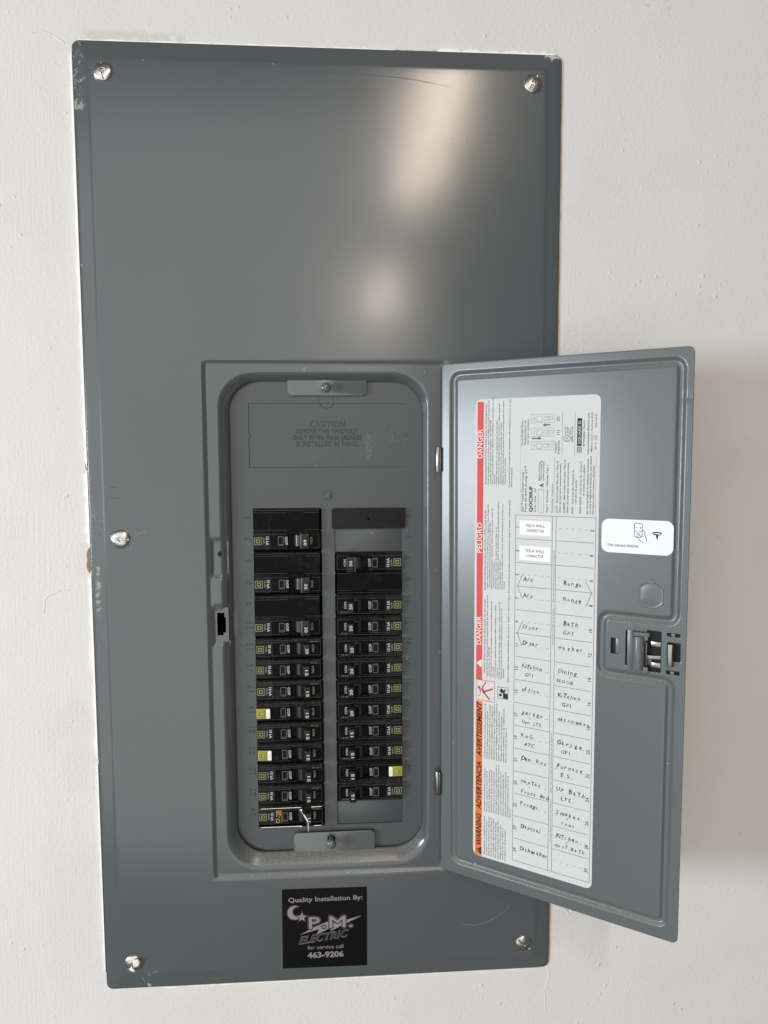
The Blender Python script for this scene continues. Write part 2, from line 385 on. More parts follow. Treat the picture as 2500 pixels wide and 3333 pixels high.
# paint ridge and bits of bare board round the cover: parts of the wall
for i, (a, cfg) in enumerate([
    ('caulk_bead', (-199.0, 392, -199.0, 60, 0.8, 2.2, 56, (-1, 0))), ('caulk_bead', (-199.0, 57, -199.0, -4, 0.8, 3.6, 22, (-1, 0))),
    ('caulk_bead', (-199.0, -31, -199.0, -190, 0.7, 2.8, 36, (-1, 0))), ('caulk_bead', (-199.4, -195, -199.4, -385, 0.2, 1.2, 40, (-1, 0))),
    ('caulk_bead', (-195, 401.0, 60, 401.0, 0.3, 1.4, 60, (0, 1))), ('caulk_bead', (95, 401.0, 194, 401.0, 0.9, 3.2, 30, (0, 1))),
    ('caulk_bead', (-150, -401.4, 190, -401.4, 0.1, 1.3, 70, (0, -1)))]):
    o = MB().extr(jag(*cfg, seed=i), 'y', 3.6, 1.4 if i < 4 else 2.0, m_caulk).build(a, wall, smooth=True, bevel=0.25, angle=70)
blob('bare_gypsum_chip', [(-199.2, -6), (-201.6, -8), (-203.0, -12), (-202.6, -17), (-203.4, -22), (-202.6, -26), (-201.0, -29), (-199.2, -24)], 3.6, 3.25, m_tan, wall, 0.1)
blob('bare_gypsum_chip', [(-199.2, 57), (-201, 60), (-202, 66), (-201, 69), (-199.2, 69)], 3.6, 3.3, m_tan, wall, 0.1)
blob('bare_gypsum_chip', [(-199.2, 22), (-202, 25), (-200.5, 28), (-199.2, 28)], 3.6, 3.3, m_tan, wall, 0.1)
blob('bare_gypsum_strip', jag(35, 401.2, 150, 400.9, 0.3, 1.6, 30, (0, 1), 31), 3.6, 3.2, m_tan2, wall, 0.1)
blob('bare_gypsum_strip', jag(199.3, 395, 199.3, -395, 0.5, 1.5, 90, (1, 0), 32), 3.6, 3.3, m_tan2, wall, 0.1)
def ridge(pts, r, seed):
    rr = random.Random(seed); P = []
    for (a, b), (c, d) in zip(pts, pts[1:]):
        for k in range(5):
            t = k / 5; P.append((a + (c - a) * t + rr.uniform(-.5, .5), 3.5, b + (d - b) * t + rr.uniform(-.5, .5)))
    MB().tube(P, r, m_wall, 6, 0.45).build('paint_ridge', wall, smooth=True)
ridge([(-232, 406), (-222, 408), (-212, 404), (-203, 398)], 0.7, 1)
ridge([(-240, -62), (-239, -50), (-230, -44), (-215, -42)], 0.7, 2)
ridge([(205, -349), (212, -345), (218, -352), (226, -340), (230, -334)], 0.9, 3)
ridge([(199, -402), (200, -412), (196, -425), (197, -450)], 0.6, 4)
ridge([(80, 410), (120, 411), (160, 408), (192, 405), (197, 408)], 0.35, 5)
ridge([(212, 250), (208, 200), (206, 160)], 0.3, 6); ridge([(217, 260), (213, 215), (210, 170)], 0.25, 7)

# ================================================================= ELECTRICAL PANEL
panel = empty('electrical_panel')
thing(panel, 'tall grey steel electrical panel with its small door swung open to the right', 'electrical panel')

# --- cover: lofted loops of rounded rectangles
def loop(x0, x1, z0, z1, r, y, ns=(60, 150), nc=14):
    P = []
    cs = ((x1 - r, z1 - r, 0), (x0 + r, z1 - r, 90), (x0 + r, z0 + r, 180), (x1 - r, z0 + r, 270))
    seg = (ns[0], ns[1], ns[0], ns[1])
    for i, (cx, cz, a0) in enumerate(cs):
        for k in range(nc): t = R(a0 + 90 * k / nc); P.append((cx + r * math.cos(t), cz + r * math.sin(t)))
        t = R(a0 + 90); sx_, sz_ = cx + r * math.cos(t), cz + r * math.sin(t)
        nx, nz, b0 = cs[(i + 1) % 4]; ex, ez = nx + r * math.cos(R(b0)), nz + r * math.sin(R(b0))
        for k in range(seg[i]): u = k / seg[i]; P.append((sx_ + (ex - sx_) * u, sz_ + (ez - sz_) * u))
    return [(a, y, b) for a, b in P]
def lerp(a, b, t): return a + (b - a) * t
def sm(t): t = max(0, min(1, t)); return t * t * (3 - 2 * t)
OUT = (-199.2, 199.2, -401.2, 401.2)
EMB = (-103.2, 103.0, -302.8, 149.8)
SHO = (-91.8, 87.2, -296.0, 141.0)
OPN = (-82.6, 83.2, -284.0, 133.2)
loops = []
def L_(rect, ins, r, y): loops.append(loop(rect[0] + ins, rect[1] - ins, rect[2] + ins, rect[3] - ins, r, y))
L_(OUT, 0.5, 6, 3.4); L_(OUT, 0.0, 6, 3.0); L_(OUT, 0.0, 6, 2.4); L_(OUT, 0.35, 6, 1.95); L_(OUT, 1.0, 5.5, 1.75)
for t in (0.25, 0.5, 0.75, 0.9): L_(OUT, lerp(1, 14, t), 5, lerp(1.75, 0.15, t))
for t, y in ((0.95, .11), (1.0, .05), (1.06, .015), (1.12, 0)): L_(OUT, 14 * t, 4, y)
A = [OUT[0] + 16, OUT[1] - 16, OUT[2] + 16, OUT[3] - 16]; B = [EMB[0] - 2, EMB[1] + 2, EMB[2] - 2, EMB[3] + 2]
for t in (0.02, .2, .4, .6, .8, 1.0): loops.append(loop(*[lerp(a, b, t) for a, b in zip(A, B)], 4, 0))
for i in range(9):
    t = i / 8; L_(EMB, -0.6 + 4.4 * t, 4.0 - 1.5 * t, 1.7 * sm(t))
A = [EMB[0] + 4.2, EMB[1] - 4.2, EMB[2] + 4.2, EMB[3] - 4.2]
for t in (0.1, .2, .3, .4, .5, .6, .7, .8, .9): loops.append(loop(*[lerp(a, b, t) for a, b in zip(A, SHO)], lerp(3, 30, t), 1.7))
for i in range(13):
    t = i / 12; loops.append(loop(*[lerp(a, b, t) for a, b in zip(SHO, OPN)], lerp(30, 26, t), 1.7 + 7.3 * (1 - math.cos(t * math.pi / 2)) ** 1.0))
loops.append(loop(*OPN, 26, 9.8))
V = [p for l in loops for p in l]; n = len(loops[0]); V = np.array(V)
# pressed pads on the left shoulder for the latch keeper, and a low dent
def bump2(x, z, x0, x1, z0, z1, e):
    f = lambda v, a, b: np.clip((v - a + e) / (2 * e), 0, 1) * np.clip((b - v + e) / (2 * e), 0, 1)
    s_ = lambda t: t * t * (3 - 2 * t)
    return s_(f(x, x0, x1)) * s_(f(z, z0, z1))
on = V[:, 1] < 6
V[:, 1] += on * (1.9 * bump2(V[:, 0], V[:, 2], -98.5, -85.5, -32.5, -1.0, 1.4) + 1.9 * bump2(V[:, 0], V[:, 2], -98.5, -84.5, -92, -60, 1.8))
V[:, 1] -= on * 1.0 * bump2(V[:, 0], V[:, 2], -97.5, -86.5, -58, -36, 3.0)
fs = []
SL = (-96.2, -88.3, -84.6, -64.3)
for i in range(len(loops) - 1):
    for k in range(n):
        q = (i * n + k, (i + 1) * n + k, (i + 1) * n + (k + 1) % n, i * n + (k + 1) % n)
        c = V[list(q)].mean(0)
        if SL[0] < c[0] < SL[1] and SL[2] < c[2] < SL[3]: continue
        fs.append(q)
cov = MB(); cov.add(V * MM, fs, m_cover)
cover = cov.build('cover_sheet', panel, smooth=True, angle=50)

# keeper slot: a crisp dark-edged frame plate set in the pad so the opening has straight sides
sl = MB()
sx0, sx1, sz0, sz1 = -95.4, -88.0, -84.4, -64.6
fr = [(-98.6, sx0, -90, -60), (sx1, -85.6, -90, -60), (sx0, sx1, sz1, -60), (sx0, sx1, -90, sz0)]
for a, b, c, d in fr: sl.box(a, b, 3.54, 4.4, c, d, m_cover)
sl.box(-90.0, sx1, 3.45, 4.4, sz0, -82.0, m_cover); sl.box(-89.2, sx1, 3.45, 4.4, -68.5, sz1, m_cover)
sl.build('keeper_slot_plate', panel)
kh = MB(); kh.ring(-91.2, -13.6, 2.1, 3.0, 3.0, 3.7, m_cover, 28); kh.lathe([(0.01, 3.52), (2.2, 3.5)], -91.2, -13.6, m_latchd, 28)
kh.build('lock_screw_hole', panel, smooth=True)

# enclosure behind
bx = MB()
for a in ((-183, 183, 100, 101, -386, 386), (-184, -183, 4.2, 101, -386, 386), (183, 184, 4.2, 101, -386, 386), (-184, 184, 4.2, 101, 386, 387), (-184, 184, 4.2, 101, -387, -386)):
    bx.box(*a, m_void)
bx.build('enclosure_box', panel)

# --- deadfront (inner trim) as one pressed plate with its cut-outs
DZ0 = 24.0; P = 19.05
LZ1 = DZ0 - 15 * P - 1.0
RP = 18.85; RZ = -15.0
lc = (-64.2, -5.0, LZ1, DZ0); rc = (6.0, 65.0, RZ - 12 * RP, RZ)
tw = (-66.6, 68.0, 59.5, 114.6); b4 = (6.0, 65.0, RZ, DZ0 - P + 0.5); b30 = (6.0, 65.0, LZ1 + .3, RZ - 12 * RP)
xs = sorted(set([-97, -60, -30, 0, 30, 97] + [v for r_ in (lc, rc) for v in r_[:2]] + [tw[0], tw[0] + .35, tw[0] + .7, tw[1] - .7, tw[1] - .35, tw[1]] + [b4[0] + .5, b4[1] - .5]))
zs = sorted(set([-300, 150, 90, 40, -100, -200] + [v for r_ in (lc, rc) for v in r_[2:]] + [tw[2], tw[2] + .35, tw[2] + .7, tw[3] - .7, tw[3] - .35, tw[3]] +
                [b4[3], b4[3] - .5, b30[2], b30[2] + .5, b30[3] - .5]))
inn = lambda x, z, r_, e=0: r_[0] + e < x < r_[1] - e and r_[2] + e < z < r_[3] - e
def dy(x, z):
    y = 12.0
    if inn(x, z, tw, 0.2): y = 12.55
    return y
dv = [(max(-86.5, min(88, x)), dy(x, z), z) for x in xs for z in zs]; nz = len(zs); df = []
for i in range(len(xs) - 1):
    for j in range(nz - 1):
        cx, cz = (xs[i] + xs[i + 1]) / 2, (zs[j] + zs[j + 1]) / 2
        if inn(cx, cz, lc) or inn(cx, cz, rc) or inn(cx, cz, b4) or inn(cx, cz, b30): continue
        df.append((i * nz + j, (i + 1) * nz + j, (i + 1) * nz + j + 1, i * nz + j + 1))
dd = MB(); dd.add([(a * MM, b * MM, c * MM) for a, b, c in dv], df, m_dead)
# folded lips round the breaker cut-outs
for (a, b, c, d) in (lc, (6.0, 65.0, LZ1 + .3, DZ0 - P + .5)):
    dd.box(a - .8, a, 12.02, 14, c, d, m_dead); dd.box(b, b + .8, 12.02, 14, c, d, m_dead)
    dd.box(a - .8, b + .8, 12.02, 14, d, d + .8, m_dead); dd.box(a - .8, b + .8, 12.02, 14, c - .8, c, m_dead)
dead = dd.build('deadfront_plate', panel)
nb = MB()
for k in range(1, 15):
    z = DZ0 - k * P
    nb.extr([(-5.1, z - 1.0), (-5.9, z), (-5.1, z + 1.0)], 'y', 11.9, 13.2, m_dead)
    if k > 1: nb.extr([(6.0, z - 1.0), (6.9, z), (6.0, z + 1.0)], 'y', 11.9, 13.2, m_dead)
    nb.extr([(-64.3, z - .8), (-63.6, z), (-64.3, z + .8)], 'y', 11.9, 13.2, m_dead)
    nb.extr([(65.1, z - .8), (64.4, z), (65.1, z + .8)], 'y', 11.9, 13.2, m_dead)
nb.build('twistout_nubs', panel)['kind'] = 'stuff'
for r_, y in ((b4, 13.0), (b30, 13.0)):
    MB().box(r_[0] + .15, r_[1] - .15, y, y + 1.2, r_[2] + .15, r_[3] - .15, m_dead).build('twistout_blank', panel, bevel=0.15)
ko = MB(); ko.ring(1.0, 35.2, 3.6, 4.4, 11.75, 12.05, m_dead, 36); ko.lathe([(0.01, 11.93), (3.3, 11.9), (3.5, 12.02)], 1.0, 35.2, m_dead, 36)
ko.build('round_knockout', panel, smooth=True)
ko = MB(); ko.ring(-0.2, 117.0, 6.2, 7.0, 11.8, 12.05, m_dead, 36); ko.build('pressed_ring', panel, smooth=True)
tx = MB()
put_text(tx, 'CAUTION', 0.9, 94.2, 5.2, 12.56, m_dead, w=30, align='C', raised=0.34, space=1.1, off=-0.01)
put_text(tx, 'REMOVE THIS TWISTOUT', 0.6, 88.6, 4.0, 12.56, m_dead, w=53, align='C', raised=0.34, space=1.1)
put_text(tx, 'ONLY WHEN MAIN BREAKER', 0.9, 83.2, 4.0, 12.56, m_dead, w=60, align='C', raised=0.34, space=1.1)
put_text(tx, 'IS INSTALLED IN PANEL', 0.6, 77.8, 4.0, 12.56, m_dead, w=54, align='C', raised=0.34, space=1.1)
tx.build('caution_embossing', panel)
for k in range(15):
    a = MB(); w = 4.2 if k < 5 else 9.0
    put_text(a, str(2 * k + 1), -66.6, DZ0 - 7.5 - P * k * .992, 5.2, 12.05, m_dead, w=None, rot=90, align='C', raised=0.40, space=1.15, off=-0.01)
    a.build('space_number', panel)
    a = MB(); put_text(a, str(2 * k + 2), 68.0, DZ0 - 7.0 - P * k * .985, 5.2, 12.05, m_dead, rot=-90, align='C', raised=0.40, space=1.15, off=-0.01)
    a.build('space_number', panel)
# small burrs at the twistout's ends
MB().box(-67.6, -65.6, 11.7, 12.4, 85.5, 88.5, m_dead).build('twistout_bridge', panel, bevel=.3)
MB().box(67.2, 69.2, 11.7, 12.4, 86.5, 89.0, m_dead).build('twistout_bridge', panel, bevel=.3)

# --- cover tabs with their knobs
tp = rrect(-32.6, 34.8, 120.9, 150, 4, 5); tb = rrect(-33.2, 39.6, -300, -267.2, 4, 5)
MB().extr(tp, 'y', 8.3, 9.4, m_tab).build('upper_mounting_tab', panel, smooth=True, bevel=0.35)
MB().extr(tb, 'y', 8.3, 9.4, m_tab).build('lower_mounting_tab', panel, smooth=True, bevel=0.35)
def dome(cx, cz, r, y0, h, m, mb, stem=None):
    prof = [(r * 0.98, y0)] + [(r * math.cos(t), y0 - h * math.sin(t)) for t in [i * math.pi / 2 / 9 for i in range(10)]]
    prof = [(max(a, 0.01), b) for a, b in prof]
    if stem: prof = [(stem, 9)] + [(stem, y0 + .2)] + prof
    mb.lathe(prof, cx, cz, m, 32)
k1 = MB(); dome(-0.1, 127.2, 4.3, 2.5, 2.8, m_tab, k1, 2.4); k1.build('cover_knob', panel, smooth=True)
k2 = MB(); dome(0.6, -273.4, 4.4, -0.6, 3.0, m_tab, k2, 2.4); k2.build('cover_knob', panel, smooth=True)
kk = MB(); kk.ring(0.6, -273.6, 3.4, 4.3, 8.1, 8.35, m_tab, 28); kk.lathe([(0.01, 8.27), (3.6, 8.25)], 0.6, -273.6, m_void, 28); kk.build('knob_hole', panel, smooth=True)

# --- cover screws: domed heads with a slot and square socket
def screw(cx, cz, ang, m, drip=False):
    n = 44; r = 7.5; h = 2.6; vs = []; fs = []
    ca, sa = math.cos(R(ang)), math.sin(R(ang))
    for i in range(n + 1):
        for j in range(n + 1):
            a, b = 2 * i / n - 1, 2 * j / n - 1
            x = a * math.sqrt(1 - b * b / 2) * r; z = b * math.sqrt(1 - a * a / 2) * r
            rr = math.hypot(x, z) / r
            y = -h * math.sqrt(max(0, 1 - (0.93 * rr) ** 2)) + h * math.sqrt(1 - 0.93 ** 2)
            u = x * ca + z * sa; w = -x * sa + z * ca
            d = 0.9 * (1 - sm((abs(w) - 0.55) / 0.35)) * (1 - sm((abs(u) - 6.4) / .5))
            d = max(d, 1.9 * (1 - sm((abs(u * .8 + w * .6) - 1.25) / 0.35)) * (1 - sm((abs(-u * .6 + w * .8) - 1.25) / 0.35)))
            d = min(d, -y + 0.4)
            vs.append(((cx + x) * MM, (y + d - 0.5) * MM, (cz + z) * MM))
    for i in range(n):
        for j in range(n):
            a = i * (n + 1) + j; fs.append((a, a + n + 1, a + n + 2, a + 1))
    mb = MB(); mb.add(vs, fs, m)
    mb.lathe([(r * .999, -0.5), (r * .985, 0.6)], cx, cz, m, 44)
    o = mb.build('cover_screw', panel, smooth=True, angle=60)
    wa = MB(); wa.ring(cx + .15, cz - .25, 7.4, 8.6, -0.18, 0.05, m_cover, 40); wa.build('screw_dimple', panel, smooth=True)
    return o
s_ = [screw(-175.0, 376.9, 100, m_zinc), screw(174.6, 377.0, 62, m_zinc), screw(-173.4, 0.6, -4, m_zinc), screw(-174.8, -376.8, 40, m_zinc), screw(175.0, -376.0, -42, m_zinc)]
s_[3]['label'] = 'cover screw smeared with cream paint'
blob('paint_smear', [(-173.9, -371.0), (-170.0, -370.6), (-168.4, -373.4), (-169.2, -377.0), (-172.2, -378.4), (-174.6, -376.4)], -2.0, -3.1, m_cream, panel, 0.5)
blob('paint_smear', [(-178.2, -380.4), (-175.4, -378.6), (-173.0, -381.8), (-173.8, -383.2), (-176.4, -382.6)], -1.2, -2.0, m_cream, panel, 0.35)

# --- pencil line and pen ticks drawn on the cover
pl = MB()
arc = [(-160, 378.2), (-120, 378.9), (-73, 380.2), (-20, 380.9), (5, 380.9), (35, 380.3), (60, 378.6), (77, 376.9), (92, 374.6), (104, 372.4)]
for i in range(len(arc) - 1): pl.line(arc[i], arc[i + 1], 0.42 if 1 < i < 8 else 0.25, -0.05, m_ink2)
for x, z in ((118, 384), (138, 384), (56, 384)): pl.line((x, z + 2.5), (x, z - 3), 0.3, -0.05, m_ink2)
pl.build('pencil_line', panel)
fsm = mat('faint_scratch', (0.30, 0.30, 0.30), 0.4)
for pts, w in ([((103, 332.5), (105, 333), (107, 332), (104.5, 330.5), (106.5, 334)), .22], [((110.5, 332), (113, 334), (116, 332.5), (117, 329.5)), .22], [((111, 330.5), (113.5, 332.5), (113.2, 330)), .2],
    [((106, 326), (108, 327.5), (109.5, 326), (107.5, 325.4)), .2], [((118, -354), (128, -356), (140, -354), (150, -349), (158, -343), (163, -337)), .2], [((180, -325), (188, -324.4), (196, -324.5)), .25],
    [((-188, 4), (-176, 2.6)), .22], [((-162, 2), (-158, 5), (-152, 7)), .22], [((-168, -388), (-165, -395)), .25]):
    pm = MB(); pm.pline(pts, w, -0.05, fsm); pm.build('scratch_mark', panel)

# ================================================================= DOOR (frame at the hinge line)
TH = 0.60122
door = empty('door', (0.09799, -0.004, 0), (0, 0, -TH)); door.parent = panel
door['label'] = 'open grey door showing its inner face and directory'
DM = Matrix.Translation((0.09799, -0.004, 0)) @ Matrix.Rotation(-TH, 4, 'Z')
DW, ZT, ZB = 197.9, 146.0, -298.1
def arcpoly(pts, r):
    out = []
    for i, p in enumerate(pts):
        a, b = Vector(pts[i - 1]), Vector(pts[(i + 1) % len(pts)]); p = Vector(p)
        da, db = (a - p).normalized(), (b - p).normalized()
        s0, s1 = p + da * r, p + db * r
        for k in range(7):
            t = k / 6; out.append(((1 - t) ** 2 * s0 + 2 * t * (1 - t) * p + t * t * s1))
    return [tuple(v) for v in out]
gp = arcpoly([(10.8, 136), (189.6, 136), (189.6, -52.8), (137.0, -52.8), (137.0, -97.8), (187.6, -97.8), (187.6, -285.6), (12.0, -285.6)], 6.5)
holes = [(144.1, 151.1, -82.4, -70.0), (170.5, 180.6, -92.2, -61.0), (155.0, 156.3, -90.0, -62.9), (184.6, 193.7, -64.0, -61.2), (184.7, 194.0, -82.4, -68.4), (184.6, 193.8, -92.3, -89.5)]
def lines(a, b, step, extra):
    v = list(np.arange(a, b, step)) + [b]; ex = sorted(set(extra))
    v = [q for q in v if all(abs(q - e) > step * .45 for e in ex)] + ex
    return np.array(sorted(set(v)))
gx = lines(0, DW, 0.75, [0, DW] + [h[0] for h in holes] + [h[1] for h in holes])
gz = lines(ZB, ZT, 0.8, [ZB, ZT] + [h[2] for h in holes] + [h[3] for h in holes])
X, Z = np.meshgrid(gx, gz, indexing='ij'); D = np.full(X.shape, 1e9)
for i in range(len(gp)):
    a, b = np.array(gp[i]), np.array(gp[(i + 1) % len(gp)]); ab = b - a; l2 = ab @ ab
    if l2 < 1e-9: continue
    t = np.clip(((X - a[0]) * ab[0] + (Z - a[1]) * ab[1]) / l2, 0, 1)
    D = np.minimum(D, np.hypot(X - a[0] - t * ab[0], Z - a[1] - t * ab[1]))
t = np.clip((3.7 - D) / 2.9, 0, 1); Y = 2.3 * t * t * (3 - 2 * t)
# slight oil-canning of the sheet and a small ding in the rim
Y += 0.12 * np.sin(X / 38.0) * np.sin(Z / 61.0 + 0.6)
Y += 0.35 * np.exp(-((X - 194) / 5) ** 2 - ((Z - 110) / 3.0) ** 2)
# rounded outline
def roundc(X, Z, cx, cz, sx, sz, r):
    m = ((X - cx) * sx > 0) & ((Z - cz) * sz > 0)
    u, v = (X - cx) * sx, (Z - cz) * sz; mx = np.maximum(u, v); h = np.hypot(u, v); k = np.where(m & (h > 0), mx / np.maximum(h, 1e-9), 1)
    return np.where(m, cx + (X - cx) * k, X), np.where(m, cz + (Z - cz) * k, Z)
for cx, cz, sx, sz, r in ((3.5, ZT - 3.5, -1, 1, 3.5), (DW - 4.5, ZT - 4.5, 1, 1, 4.5), (DW - 4.5, ZB + 4.5, 1, -1, 4.5), (5, ZB + 5, -1, -1, 5)):
    X, Z = roundc(X, Z, cx, cz, sx, sz, r)
nzz = len(gz); idx = np.arange(len(gx) * nzz).reshape(len(gx), nzz)
cxm = (gx[:-1] + gx[1:]) / 2; czm = (gz[:-1] + gz[1:]) / 2
keep = np.ones((len(cxm), len(czm)), bool)
for h in holes: keep &= ~(((cxm > h[0]) & (cxm < h[1]))[:, None] & ((czm > h[2]) & (czm < h[3]))[None, :])
I, J = np.where(keep); F = np.stack([idx[I, J], idx[I + 1, J], idx[I + 1, J + 1], idx[I, J + 1]], 1)
me = bpy.data.meshes.new('door_sheet'); vv = np.stack([X, Y, Z], -1).reshape(-1, 3) * MM
me.vertices.add(len(vv)); me.vertices.foreach_set('co', vv.ravel()); me.loops.add(F.size); me.loops.foreach_set('vertex_index', F.ravel())
me.polygons.add(len(F)); me.polygons.foreach_set('loop_start', np.arange(0, F.size, 4)); me.polygons.foreach_set('loop_total', np.full(len(F), 4))
me.update(); me.validate(); me.materials.append(m_door); me.polygons.foreach_set('use_smooth', np.ones(len(me.polygons), bool))
ds = bpy.data.objects.new('door_sheet', me); C.objects.link(ds); ds.parent = door
so = ds.modifiers.new('sheet_thickness', 'SOLIDIFY'); so.thickness = 0.0013; so.offset = -1

# door knockout
koz = []
for i in range(48):
    t = 2 * math.pi * i / 48; koz.append((172.4 + max(-8.6, min(8.6, 10.2 * math.cos(t))), -34.4 + 9.9 * math.sin(t)))
kd = MB(); nk = len(koz); kv = []; kf = []
for sc_, y in ((1.03, 0.02), (1.0, -0.32), (0.96, -0.1), (0.8, -0.3), (0.5, -0.5), (0.2, -0.55)):
    for a, b in koz: kv.append(((172.4 + (a - 172.4) * sc_) * MM, y * MM, (-34.4 + (b + 34.4) * sc_) * MM))
for r_ in range(5):
    for i in range(nk): kf.append((r_ * nk + i, (r_ + 1) * nk + i, (r_ + 1) * nk + (i + 1) % nk, r_ * nk + (i + 1) % nk))
kf.append(tuple(range(5 * nk, 6 * nk))); kd.add(kv, kf, m_door)
kd.extr(rrect(170.3, 174.6, -25.4, -22.8, 1.0, 3), 'y', -0.55, 0.3, m_door)
kd.build('lock_knockout', door, smooth=True, angle=70)

# hinges: bright barrels
for z0, z1 in ((55.4, 76.6), (-230.0, -208.8)):
    hb = MB(); hb.extr([(-2.9 + 2.4 * math.cos(i * math.pi / 8), -1.2 + 2.4 * math.sin(i * math.pi / 8)) for i in range(16)], 'z', z0, z1, m_spring)
    hb.box(-0.8, 0.3, -2.9, 0.4, z0 + .4, z1 - .4, m_darkst)
    hb.build('hinge_barrel', door, smooth=True, bevel=0.2)
# a few raised burrs where the hinge lugs are cut
# latch housing: what shows through the cut-outs
latch = empty('latch'); latch.parent = door; latch['label'] = 'grey plastic and steel door latch'
lh = MB(); lh.box(141, 196.4, 1.6, 11, -95, -58.5, m_latchd); lh.build('latch_housing', latch, bevel=0.5)
w1 = MB(); w1.box(147.6, 151.0, 1.0, 1.55, -82.3, -70.1, m_latch); w1.build('slide_pad', latch, bevel=.1)
lb = MB()
lb.box(156.4, 160.5, -0.6, 1.4, -92.4, -62.0, m_latch)
prof = [(160.2, 1.2), (160.2, -0.7)] + [(164.8 - 4.6 * math.cos(t), -0.7 - 5.6 * math.sin(t)) for t in [i * math.pi / 10 for i in range(11)]] + [(169.4, 1.2)]
lb.extr([(a, b) for a, b in prof], 'z', -91.3, -65.6, m_latch)
lb.build('latch_body', latch, smooth=True, bevel=0.3, angle=40)
lc_ = MB(); lc_.extr([(160.0, 0.5), (160.0, -2.5), (162.5, -5.2), (172.5, -3.4), (173.5, 0.5)], 'z', -65.4, -62.4, m_latch)
MB().box(167.5, 171.5, -2.6, 0.5, -68.5, -65.0, m_latch).build('latch_ear', latch, bevel=.3); MB().box(167.5, 172.0, -2.8, 0.5, -93.2, -88.6, m_latch).build('latch_ear', latch, bevel=.3)
lc_.build('latch_cap', latch, smooth=True, bevel=0.35)
sp = MB()
sp.extr([(170.2, 0.5), (170.2, -3.6), (171.2, -4.4), (171.6, -3.8), (171.2, 0.5)], 'z', -88.6, -69.5, m_spring)
sp.extr([(171.2, -1.0), (171.4, -1.8), (180.6, 0.6), (180.6, 1.3)], 'z', -82.3, -79.6, m_spring)
sp.box(173.5, 180.4, -0.8, 0.2, -72.6, -68.9, m_spring); sp.box(172.8, 180.3, 0.4, 1.0, -88.9, -85.0, m_spring)
sp.box(170.6, 174.0, -0.3, 1.0, -87.0, -82.5, m_latch)
sp.build('latch_spring', latch, smooth=True, bevel=0.2)
ct = MB(); ct.extr([(185.2, 1.4), (185.2, -2.0), (186.2, -4.2), (189.0, -3.4), (189.8, -1.4), (188.4, 0.2), (188.0, 1.4)], 'z', -86.0, -69.0, m_spring)
ct.build('latch_catch', latch, smooth=True, bevel=0.4)
for z0 in (-63.9, -92.2):
    MB().box(187.6, 190.2, -0.5, 1.5, z0 + .2, z0 + 2.5, m_latch).build('latch_clip', latch, bevel=.2)

# ================================================================= LABELS ON THE DOOR
def on_door(o): o.matrix_world = DM; return o
dl = MB()
dl.extr(rrect(31.0, 133.2, -275.6, 115.2, 5, 6), 'y', -0.20, -0.02, m_paper)
lab = dl.build('directory_label'); on_door(lab)
thing(lab, 'long white circuit directory label with red and orange bar on open door', 'label')
Y1 = -0.24; Y2 = -0.28
bar = MB(); bar.rect(32.9, 38.4, -120.0, 113.2, Y1, m_red)
put_text(bar, 'DANGER', 37.4, 67.2, 4.3, Y2, m_wprint, w=23.6, rot=90); put_text(bar, 'PELIGRO', 37.4, -11.7, 4.3, Y2, m_wprint, w=25.4, rot=90)
put_text(bar, 'DANGER', 37.4, -89.8, 4.3, Y2, m_wprint, w=24.2, rot=90)
bar.poly([(37.9, -109.3), (37.9, -102.3), (33.2, -105.8)], Y2, m_wprint); put_text(bar, '!', 37.2, -105.8, 3.2, Y2 - .02, m_red, rot=90, align='C', off=0.02)
bar.build('danger_bar', lab)
bar = MB(); bar.rect(32.9, 39.0, -275.3, -138.6, Y1, m_orange)
put_text(bar, 'WARNING', 38.3, -265.6, 4.3, Y2, m_ink, w=28.2, rot=90, off=0.03, shear=.25); put_text(bar, 'ADVERTENCIA', 38.3, -234.2, 4.3, Y2, m_ink, w=42.5, rot=90, off=.03, shear=.25)
put_text(bar, 'AVERTISSEMENT', 38.3, -187.2, 4.3, Y2, m_ink, w=48.4, rot=90, off=.03, shear=.25)
bar.poly([(38.8, -274.0), (38.8, -267.0), (33.9, -270.5)], Y2, m_ink); put_text(bar, '!', 38.1, -270.5, 3.3, Y2 - .02, m_orange, rot=90, align='C', off=0.02)
bar.build('warning_bar', lab)
# pictograms
pg = MB(); pg.rect(33.2, 50.0, -137.8, -119.8, Y1, m_figred); pg.rect(33.6, 49.6, -137.3, -120.3, Y2, m_paper)
def disc(mb, x, z, r, y, m): mb.poly([(x + r * math.cos(2 * math.pi * i / 16), z + r * math.sin(2 * math.pi * i / 16)) for i in range(16)], y, m)
disc(pg, 35.6, -126.6, 1.15, Y2 - .03, m_figred)
for a, b, w in (((38.5, -126.5), (42, -121.2), 1.1), ((36.3, -126.6), (37.2, -130.8), 1.2), ((38.2, -127), (40.5, -131), 2.0), ((40.0, -130), (48.2, -126.2), 1.4), ((39.8, -130.4), (45.5, -136), 1.4), ((37, -131.5), (36.4, -134), .45), ((36.4, -134), (34.6, -134.2), .45)):
    pg.line(a, b, w, Y2 - .03, m_figred)
pg.build('shock_pictogram', lab)
pg = MB(); pg.rect(52.4, 61.8, -133.2, -123.2, Y1, m_ink); pg.rect(52.8, 61.4, -132.8, -123.6, Y2, m_paper)
disc(pg, 54.9, -130.2, 1.3, Y2 - .03, m_ink); pg.rect(57.2, 61.3, -132.7, -128.2, Y2 - .03, m_ink); pg.line((57.6, -129), (59.3, -124.8), 1.2, Y2 - .03, m_ink); pg.poly([(54, -126.4), (56, -124.2), (58.4, -126.6), (56.2, -128.8)], Y2 - .03, m_ink)
pg.build('manual_pictogram', lab)
